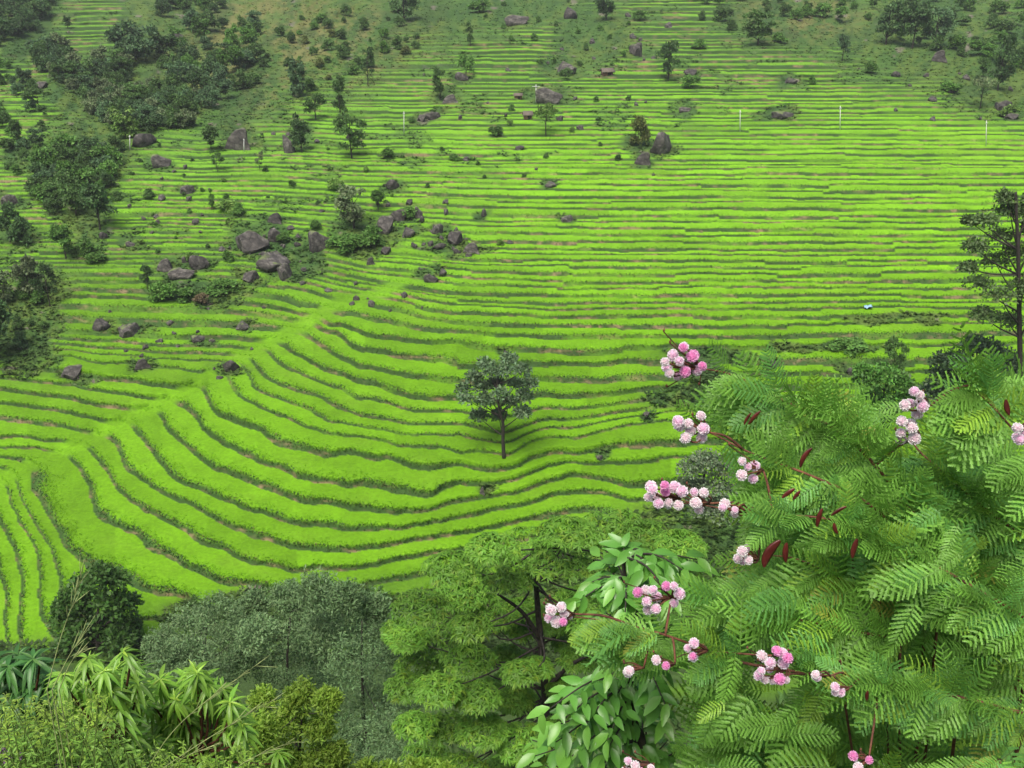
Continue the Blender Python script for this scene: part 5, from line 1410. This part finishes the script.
# seed pods: flat dark red crescents
def pod(px, py, Y, Lp, ang, bend, wpx):
    Y = Y - .22; m = Y / .80 / F_PX; n = 12; B = Batch()
    f = np.linspace(0, 1, n); th = ang + bend * (f - .5)
    pts_ = np.cumsum(np.stack([np.cos(th), np.zeros(n), np.sin(th)], -1), 0) / n * Lp * m
    w = wpx * m * (np.sin(np.pi * np.clip(f * .92 + .05, 0, 1)) ** .6) * .5
    t_ = np.stack([np.cos(th), np.zeros(n), np.sin(th)], -1); s_ = np.stack([-np.sin(th), np.zeros(n), np.cos(th)], -1)
    V = []
    for i in range(n):
        for a in np.arange(6) * 1.0472:
            V.append(pts_[i] + s_[i] * math.cos(a) * w[i] + np.array([0, 1, 0]) * math.sin(a) * w[i] * .28)
    q = [(i * 6 + j, i * 6 + (j + 1) % 6, i * 6 + 6 + (j + 1) % 6, i * 6 + 6 + j) for i in range(n - 1) for j in range(6)]
    B.add(np.array(V) + atY(px, py, Y), q=q)
    link('seed_pod', B.mesh('seed_pod', M_pod, True, origin=root), shrub)
for a in [(783, 539, 3.05, 36, -2.0, .9, 10), (787, 541, 3.1, 24, -1.5, .3, 6), (814, 447, 3.35, 24, -2.0, .9, 5), (796, 488, 3.3, 16, -2.4, .3, 5), (801, 490, 3.32, 12, -2.1, .2, 4), (823, 507, 3.2, 22, -1.7, .3, 5),
          (834, 522, 3.2, 14, -1.2, .5, 4), (858, 537, 3.15, 24, -1.65, .3, 6), (848, 506, 3.25, 18, -2.5, .4, 4), (1006, 398, 3.35, 18, -1.2, .4, 5), (762, 410, 3.9, 18, -2.2, .4, 4), (752, 412, 3.9, 14, -2.0, .4, 3), (868, 690, 2.8, 14, -1.5, .3, 4)]:
    pod(*a)

# ---------------------------------------------------------------- herbs and grass stalks in the near corner
M_herb = leaf_mat('herb leaves', .5, .35, .3, 6, .15)
M_straw = plain('straw', (.27, .33, .12), .7, 0, 20, .25)
M_purple = leaf_mat('purple petals', .6, .3, .2, 20, .1)
def herb(label, x0, x1, y0, y1, Y, n, leaf_px, col, seed):
    rr = np.random.default_rng(seed); m = Y / .74 / F_PX
    rt = near_root((x0 + x1) / 2, 780, Y)
    t = thing('leafy_herb', label, 'herb', rt)
    B, TB = Batch(), Batch()
    tv, tq = leaf_template(.30, 3, .25, .04)
    for _ in range(n):
        x = rr.uniform(x0, x1); yt = rr.uniform(y0, y1); yy = Y + rr.uniform(-.4, .4)
        top_ = atY(x, yt, yy); bot_ = top_ + np.array([rr.normal(0, .08), rr.normal(0, .05), -.45])
        st = smooth_path([rt + rr.normal(0, .12, 3) * np.array([1, 1, 0]), rt * .4 + bot_ * .6 + rr.normal(0, .08, 3), bot_, top_], 5)
        tube(TB, st, np.linspace(.005, .0015, len(st)), 4, (.13, .20, .05))
        k = 34
        f = rr.uniform(0, 1, k)[:, None]
        p = bot_ * (1 - f) + top_ * f
        a = rr.uniform(0, 6.283, k)
        d = np.stack([np.cos(a), np.sin(a), rr.uniform(-.3, .5, k)], -1)
        cc = np.asarray(col)[None] * rr.uniform(.75, 1.25, (k, 1)) * np.where(f > .7, np.array([[1.35, 1.12, .9]]), 1.0)
        stamp(B, tv, tq, p, frames(d, np.array([0, -.3, 1]) + rr.normal(0, .3, (k, 3))), leaf_px * m * rr.uniform(.6, 1.2, k) * (1.15 - .55 * f[:, 0]), cc)
    link('foliage', B.mesh('foliage', M_herb, origin=rt), t)
    link('stem', TB.mesh('stem', M_herb, origin=rt), t)
    return t, rt
t, rt = herb('yellow green small leaved herb with a few purple flowers in the bottom left corner', -12, 105, 690, 775, 3.6, 230, 7.5, (.165, .320, .050), 81)
for (x, y) in [(8, 760), (22, 755), (59, 764), (78, 766), (3, 752)]:
    c = atY(x, y, 3.35); m = 3.4 / .74 / F_PX; rr = np.random.default_rng(int(x))
    B = Batch(); d = unit(rr.normal(0, 1, (26, 3)) + np.array([0, -.3, .6])); tv, tq = diamond(.5)
    stamp(B, tv, tq, np.repeat(c[None], 26, 0), frames(d, rr.normal(0, 1, (26, 3))), 6 * m * rr.uniform(.7, 1.1, 26), np.array([[.34, .18, .38]]) * rr.uniform(.75, 1.25, (26, 1)))
    tube(B, [c + np.array([0, .02, -.15]), c], [.002, .002], 4, (.1, .2, .04))
    link('flower', B.mesh('flower', M_purple, origin=rt), t)
herb('bright yellow green herb along the bottom edge below the drooping saplings', 100, 262, 742, 790, 3.9, 150, 7.5, (.160, .335, .050), 82)
STALK = [([(47, 690), (60, 640), (74, 600), (83, 570)], 'longest straw coloured grass stalk rising in front of the round dark bush'),
         ([(52, 690), (68, 658), (83, 634)], 'short grass stalk leaning right beside the longest one'),
         ([(59, 690), (70, 664), (82, 650)], 'lowest of the grass stalks in front of the round dark bush'),
         ([(140, 780), (170, 735), (205, 702), (255, 666)], 'long pale grass stalk leaning right across the drooping saplings'),
         ([(146, 780), (190, 750), (235, 722), (270, 702)], 'pale grass stalk leaning right below the long leaning one'),
         ([(210, 790), (245, 762), (290, 742)], 'short pale grass stalk leaning across the yellow green shrub'),
         ([(150, 790), (180, 760), (215, 745)], 'lowest pale grass stalk at the bottom edge')]
for k, (pp, lab) in enumerate(STALK):
    Y = 3.0 + .12 * k
    path = smooth_path([atY(x, y, Y) for x, y in pp], 8)
    gz = np.array([path[0][0] - .05, Y + .1, float(near_z(Y + .1))])
    full = np.concatenate([smooth_path([gz, path[0] * .6 + gz * .4 + np.array([-.05, 0, 0]), path[0]], 5)[:-1], path])
    B = Batch(); tube(B, full, np.concatenate([np.full(len(full) - len(path), .0022), np.linspace(.0022, .0010, len(path))]), 5)
    rr = np.random.default_rng(k + 5)
    for i in range(len(path) // 2, len(path)):
        a = path[i]; d = unit(path[min(i + 1, len(path) - 1)] - path[i - 1]) + rr.normal(0, .22, 3)
        tube(B, [a, a + d * .045, a + d * .09], [.0008, .0016, .0005], 4)
    o = link('grass_stalk', B.mesh('grass_stalk', M_straw, origin=gz), None, [float(v) for v in gz])
    tag(o, lab, 'grass stalk', 'straw coloured grass stalks')

# ---------------------------------------------------------------- the moist air between here and the far slope
hz = Batch(); box(hz, (-900, -60, -190), (900, 1300, 140))
hm = bpy.data.materials.new('moist air'); hm.use_nodes = True
hn = hm.node_tree; hn.nodes.remove(hn.nodes['Principled BSDF'])
pv = hn.nodes.new('ShaderNodeVolumePrincipled'); pv.inputs['Density'].default_value = .00012
pv.inputs['Color'].default_value = (.86, .90, .95, 1); pv.inputs['Anisotropy'].default_value = .2
hn.links.new(pv.outputs[0], hn.nodes['Material Output'].inputs['Volume'])
ho = link('haze', hz.mesh('haze', hm)); ho['kind'] = 'stuff'; ho['label'] = 'faint moist haze over the valley'
